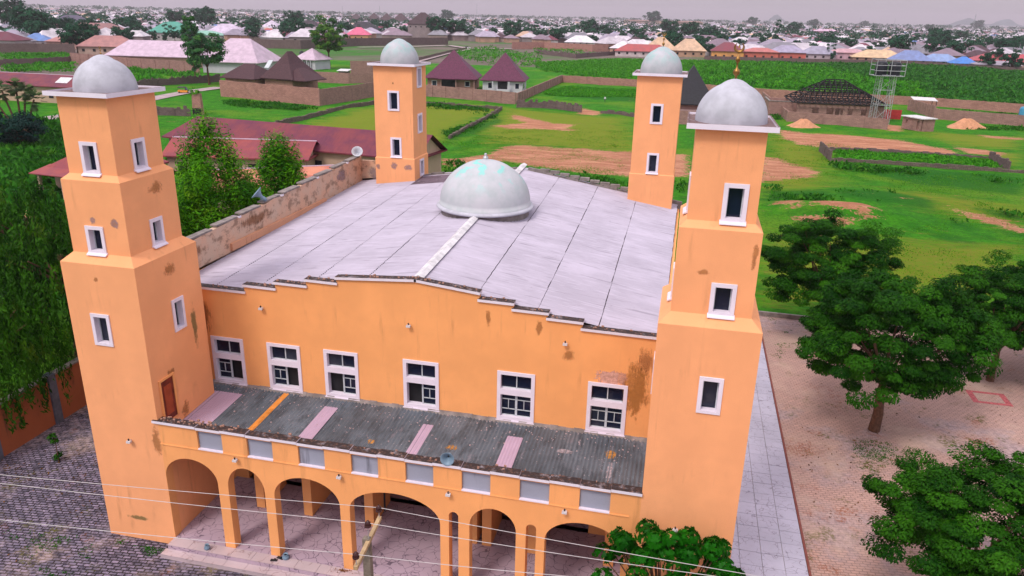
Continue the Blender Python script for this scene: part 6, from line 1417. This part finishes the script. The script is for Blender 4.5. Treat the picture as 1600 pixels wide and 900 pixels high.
for (d, x, y, px, py, fl) in cands:
    if any((x-a)**2+(y-b)**2 < (q+7)**2 for a, b, q in occ): continue
    W_, D_, h, rh, ms, w_, r_ = VAR[rr.randrange(12)]; cn, rc, _ = rr.choices(RC, wts)[0]; wc = rr.choice(WC); rz = rr.choice((.32, .32, 1.89, .32, -.1, .8))+rr.uniform(-.12, .12); k = rr.uniform(1.0, 1.45); rc = vary(rc, rr.uniform(.85, 1.15))
    if nind < 262:
        row = max(0, int((fl-py)/(2.2 if fl > 80 else 3))); 
        lab = f"{cn}-roofed {'wide' if W_ > 15 else 'small'} house {rowname(row)} {zone(px)}"
        t = empty('house', (x, y, 0), lab, 'house', rz, 'houses of the distant town'); t.scale = (k, k, k)
        o = link('wall', ms[0], None, t); o.color = (*wc, 1); o = link('roof', ms[1], None, t); o.color = (*rc, 1)
        if d < 620:
            for q in (-.3, .3): o = link('window', winm, None, t); o.location = (W_*q, -D_/2-.02, .9)
        nind += 1
    else:
        M4 = (math.cos(rz)*k, math.sin(rz)*k, x, y); far_add(w_, M4, wc); far_add(r_, M4, rc)
lo = MB().box(-6, -5, -.4, 6, 5, 3); lr = MB()
hip_mesh(lr, -6, -5, 6, 5, 3.02, 3.2, .6, 3, 0, .15)
for r_i in range(5200):
    d = 1500+6200*rr.random()**1.25; an = math.radians(YAW)+rr.uniform(-.66, .66); x, y = CAM[0]+d*math.sin(an), CAM[1]+d*math.cos(an)
    px, py = proj((x, y, 0))
    if not -40 < px < 1640: continue
    cn, rc, _ = rr.choices(RC, wts)[0]; rz = rr.uniform(0, 3); k = rr.uniform(.9, 1.9)*(1 if d < 3000 else 1.5); M4 = (math.cos(rz)*k, math.sin(rz)*k, x, y)
    far_add(lo, M4, rr.choice(WC)); far_add(lr, M4, rc)
me = bpy.data.meshes.new('distant_houses'); me.from_pydata(FV, [], FF); a_ = me.attributes.new('tint', 'FLOAT_COLOR', 'FACE'); a_.data.foreach_set('color', np.c_[np.array(FC), np.ones(len(FC))].astype(np.float32).ravel())
tag(link('distant_houses', me, M['town_far']), 'mass of small distant houses out to the horizon', 'houses', kind='stuff')
# town trees
tree_kind('tA', (4.4, 4.4, 3.8), 46, 30, 1.25, 1.5, 61, 5.4, 2.4, .3, M['leaf_far']); tree_kind('tB', (3.6, 3.6, 3.4), 40, 28, 1.2, 1.4, 62, 4.8, 2.2, .25, M['leaf_far'])
tree_kind('tC', (1.6, 1.6, 5.6), 30, 24, 1.0, 1.0, 63, 6.2, 1.2, .2, M['leaf_far'], shape='column'); tree_kind('tD', (6.2, 6.0, 3.6), 60, 30, 1.4, 1.7, 64, 6.4, 3.0, .35, M['leaf_far'])
big = [(60, 66, 'tD', 1.9, 'broad dark tree among the roofs at the far left'), (36, 60, 'tA', 1.8, 'dark tree left of the broad one at the far left'), (122, 82, 'tD', 1.3, 'dark tree over the wall at far left, nearest the near left minaret'), (15, 46, 'tD', 2.4, 'dark tree at the left edge of the skyline'), (200, 56, 'tA', 1.7, 'bushy tree left of the large green-roofed house'), (192, 70, 'tA', 1.1, 'brighter small tree beside the long pink hall'),
       (240, 66, 'tC', 1.2, 'slim dark cypress in front of the green roofs, left one'), (260, 66, 'tC', 1.1, 'slim dark cypress in front of the green roofs, right one'), (322, 46, 'tD', 2.2, 'large dark tree behind the pale lilac roof'), (275, 42, 'tA', 2.2, 'dark tree on the skyline above the green roofs'), (300, 72, 'tB', 1.4, 'small dark tree at the right end of the long pink hall'),
       (460, 62, 'tA', 1.9, 'dome-shaped dark tree left of the lone field tree'), (462, 46, 'tA', 2.4, 'tall dark tree on the skyline left of the black roof'), (685, 62, 'tA', 2.2, 'dark tree right of the tall brown-roofed house'), (712, 62, 'tA', 2.0, 'dark tree further right of the tall brown-roofed house'), (648, 52, 'tB', 1.7, 'dark tree behind the tall brown-roofed house'), (800, 62, 'tA', 2.0, 'rounded tree above the two maroon-roofed houses'), (585, 48, 'tB', 1.6, 'tree between pink and black roofs'), (605, 52, 'tB', 1.5, 'tree beside the long pink roof row'),
       (870, 68, 'tA', 1.5, 'dark tree left of the white-roofed house'), (920, 60, 'tD', 1.8, 'wide dark tree above the white-roofed house'), (945, 62, 'tB', 1.7, 'tree right of the wide dark one above the white roof'), (995, 66, 'tA', 1.5, 'dark tree above the long red-roofed building'), (1045, 58, 'tA', 2.4, 'large dark tree beyond the far right minaret'), (1075, 64, 'tD', 1.8, 'wide tree beyond the gap between the right minarets'), (1020, 40, 'tD', 4.0, 'grove-like wide tree in front of the long block on the skyline'), (1105, 70, 'tD', 1.5, 'dark tree left of the crescent finial'), (1150, 70, 'tB', 1.3, 'round tree right of the crescent finial'),
       (1212, 78, 'tC', 1.9, 'tall slim dark tree standing among the roofs above the unfinished house'), (1290, 93, 'tC', .9, 'slim cypress at the town edge, left of the pair above the roof trusses'), (1300, 94, 'tC', .9, 'slim cypress at the town edge, right of the pair above the roof trusses'), (1325, 83, 'tA', 1.3, 'round dark tree above the pink-walled house'), (1295, 78, 'tB', 1.5, 'bushy tree above the cypress pair'), (1360, 62, 'tC', 1.8, 'tall dark tree above the wide beige roof'), (1380, 66, 'tA', 1.5, 'dark round tree above the wide beige roof'), (1400, 92, 'tA', 1.7, 'broad green tree between the beige and blue roofs'),
       (1465, 80, 'tD', 1.8, 'large dark tree above the blue roofs'), (1455, 94, 'tB', 1.4, 'tree behind the middle blue roof'), (1490, 95, 'tD', 1.2, 'wide low tree above the bright blue roof'), (1450, 50, 'tA', 2.6, 'tall dark tree on the skyline above the blue roofs'), (1525, 48, 'tD', 4.2, 'very wide dark tree on the skyline near the hills'), (1570, 92, 'tD', 1.3, 'tree above the long red roof near the right edge'), (1540, 108, 'tB', 1.0, 'small tree at the crop edge below the long red roof'), (1580, 112, 'tB', 1.1, 'dark round bush-like tree near the right edge of the crops'), (1500, 66, 'tA', 1.8, 'tree right of the large dark one above the blue roofs'),
       (1590, 82, 'tA', 1.6, 'dark tree at the right edge of the town'), (1270, 44, 'tD', 3.0, 'dark tree on the skyline above the unfinished house'), (1350, 44, 'tD', 3.0, 'dark tree on the skyline left of the water tower'), (1175, 42, 'tD', 3.2, 'dark tree on the skyline beside the small hill'), (1240, 56, 'tD', 2.0, 'dark wide tree left of the long two-storey building'), (700, 34, 'tD', 3.0, 'dark tree on the skyline above the roads junction')]
tocc = []
for px, py, key, s, lab in big:
    c = G(px, py); tree(key, (c[0], c[1], -.3), lab, s=s*1.05, rz=rr.uniform(0, 6), group='trees of the town', name='town_tree'); tocc.append((c[0], c[1]))
tc_ = []
for (d, x, y, px, py, fl) in cands:
    if rr.random() < .42: tc_.append((d, x+rr.uniform(-9, 9)+9, y+rr.uniform(-8, 8)+8, px))
nt = 0; LP, LS, LZ = [], [], []
r = np.random.default_rng(88)
def blob(x, y, s, n):
    d = r.normal(size=(n, 3)); d /= np.linalg.norm(d, axis=1, keepdims=True); d[:, 2] = abs(d[:, 2])*1.1-.2
    P = np.c_[x+d[:, 0]*4.2*s, y+d[:, 1]*4.2*s, 4.4*s+d[:, 2]*3.6*s]; LP.append(P); LS.append(np.full(n, 2.4*s)); LZ.append(np.full(n, r.uniform(0, .8)))
for (d, x, y, px) in tc_:
    if nt < 150 and d < 900:
        key = rr.choice(('tA', 'tA', 'tB', 'tB', 'tC', 'tD')); s = rr.uniform(.75, 1.45)
        kd = {'tA': 'round dark', 'tB': 'small round', 'tC': 'slim upright', 'tD': 'wide spreading'}[key]
        tree(key, (x, y, -.3), f"{kd} tree {'between the nearer' if d < 620 else 'among the'} roofs {zone(px)}", s=s, rz=rr.uniform(0, 6), group='trees of the town', name='town_tree'); nt += 1
    else: blob(x, y, rr.uniform(.7, 1.5), 34)
for k in range(2600):
    d = 1400+6500*rr.random()**1.1; an = math.radians(YAW)+rr.uniform(-.66, .66); x, y = CAM[0]+d*math.sin(an), CAM[1]+d*math.cos(an); blob(x, y, rr.uniform(.9, 1.9)*(1 if d < 3500 else 1.6), 22)
P = np.concatenate(LP); dd = r.normal(size=P.shape); dd[:, 2] = abs(dd[:, 2])+.6
tag(link('distant_trees', leaf_mesh('distant_trees', P, dd, r.normal(size=P.shape), np.concatenate(LS), .8, np.concatenate(LZ)+r.uniform(-.1, .3, len(P))), M['leaf_far']), 'mass of distant trees among the far houses', 'trees', kind='stuff')
# long blocks on the skyline and masts
for (pa, pb, h, lab) in (((1035, 40), (1098, 41), 13, 'long pinkish block on the skyline, right part'), ((978, 37), (1030, 38), 12, 'long pinkish block on the skyline, left part')):
    a, b = G(*pa), G(*pb); d = b-a; rz = math.atan2(d[1], d[0]); W_ = float(np.hypot(d[0], d[1])); t = empty('apartment_block', (a[0], a[1], 0), lab, 'building', rz)
    o = MB().box(0, 0, -.5, W_, 18, h).build('wall', M['cream_wall'], t); hip_mesh(MB(), 0, 0, W_, 18, h+.02, 3, 1, W_*.9).build('roof', M['block'], t)
    for k in range(int(W_/7)):
        for z in (2, 7.5): MB().box(2+k*7, -.3, z, 5+k*7, .05, z+3).build('window', M['dark'], t)
def mast(px, top, base, lab):
    c = G(px, base); c[2] = 0; zt = at(px, top, 1, c[1])[2]; t = empty('radio_mast', (c[0], c[1], 0), lab, 'mast', group='radio masts on the skyline'); w_ = zt*.022+.35
    m = MB()
    for x, y in ((-w_, -w_), (w_, -w_), (0, w_)): m.tube((x, y, -.5), (x*.35, y*.35, zt), .16, .10, 4)
    m.build('legs', M['steel'], t); m = MB(); n = 14
    for k in range(n):
        z0, z1 = zt*k/n, zt*(k+1)/n; f0, f1 = 1-.65*k/n, 1-.65*(k+1)/n; c3 = ((-w_, -w_), (w_, -w_), (0, w_))
        for i in range(3): p, q = c3[i], c3[(i+1) % 3]; m.tube((p[0]*f0, p[1]*f0, z0), (q[0]*f1, q[1]*f1, z1), .08, n=4)
    m.build('lattice', M['steel'], t)
mast(745, 6, 36, 'lattice mast on the skyline above the roads junction'); mast(594, 9, 38, 'thin mast on the skyline above the peaked brown roofs'); mast(1517, 22, 60, 'lattice mast on the skyline near the hills'); mast(960, 21, 42, 'thin mast on the skyline left of the long block'); mast(1342, 27, 46, 'thin mast on the skyline above the unfinished house'); mast(1396, 28, 46, 'faint mast on the skyline above the water tower'); mast(536, 9, 34, 'thin mast on the skyline left of the peaked brown roofs')

# ------------------------------------------------------------------ air
hz = MB().box(-9800, -9800, -1.5, 9800, 9800, 135).build('haze', None)
hm = bpy.data.materials.new('haze'); hm.use_nodes = True; nt_ = hm.node_tree; nt_.nodes.clear()
pv = nt_.nodes.new('ShaderNodeVolumePrincipled'); pv.inputs['Density'].default_value = .00010; pv.inputs['Color'].default_value = (.96, .87, .95, 1); pv.inputs['Anisotropy'].default_value = .2
om = nt_.nodes.new('ShaderNodeOutputMaterial'); nt_.links.new(pv.outputs[0], om.inputs['Volume']); hz.data.materials.append(hm); tag(hz, kind='stuff')

# give look-alikes in one spot their order from left to right
from collections import defaultdict
dl = defaultdict(list)
for o in scene.objects:
    if o.parent is None and o.get('label') and o.get('group') in ('houses of the distant town', 'trees of the town'): dl[o['label']].append(o)
ORD = ['leftmost', 'second from left', 'third from left', 'fourth from left', 'fifth from left', 'sixth from left', 'seventh from left', 'eighth from left', 'ninth from left']
for lb, os_ in dl.items():
    if len(os_) < 2: continue
    os_.sort(key=lambda o: float(proj(tuple(o.location))[0]))
    for i, o in enumerate(os_): o['label'] = lb+', '+(ORD[i] if i < len(os_)-1 or i > 8 and False else 'rightmost') if i < 9 else lb
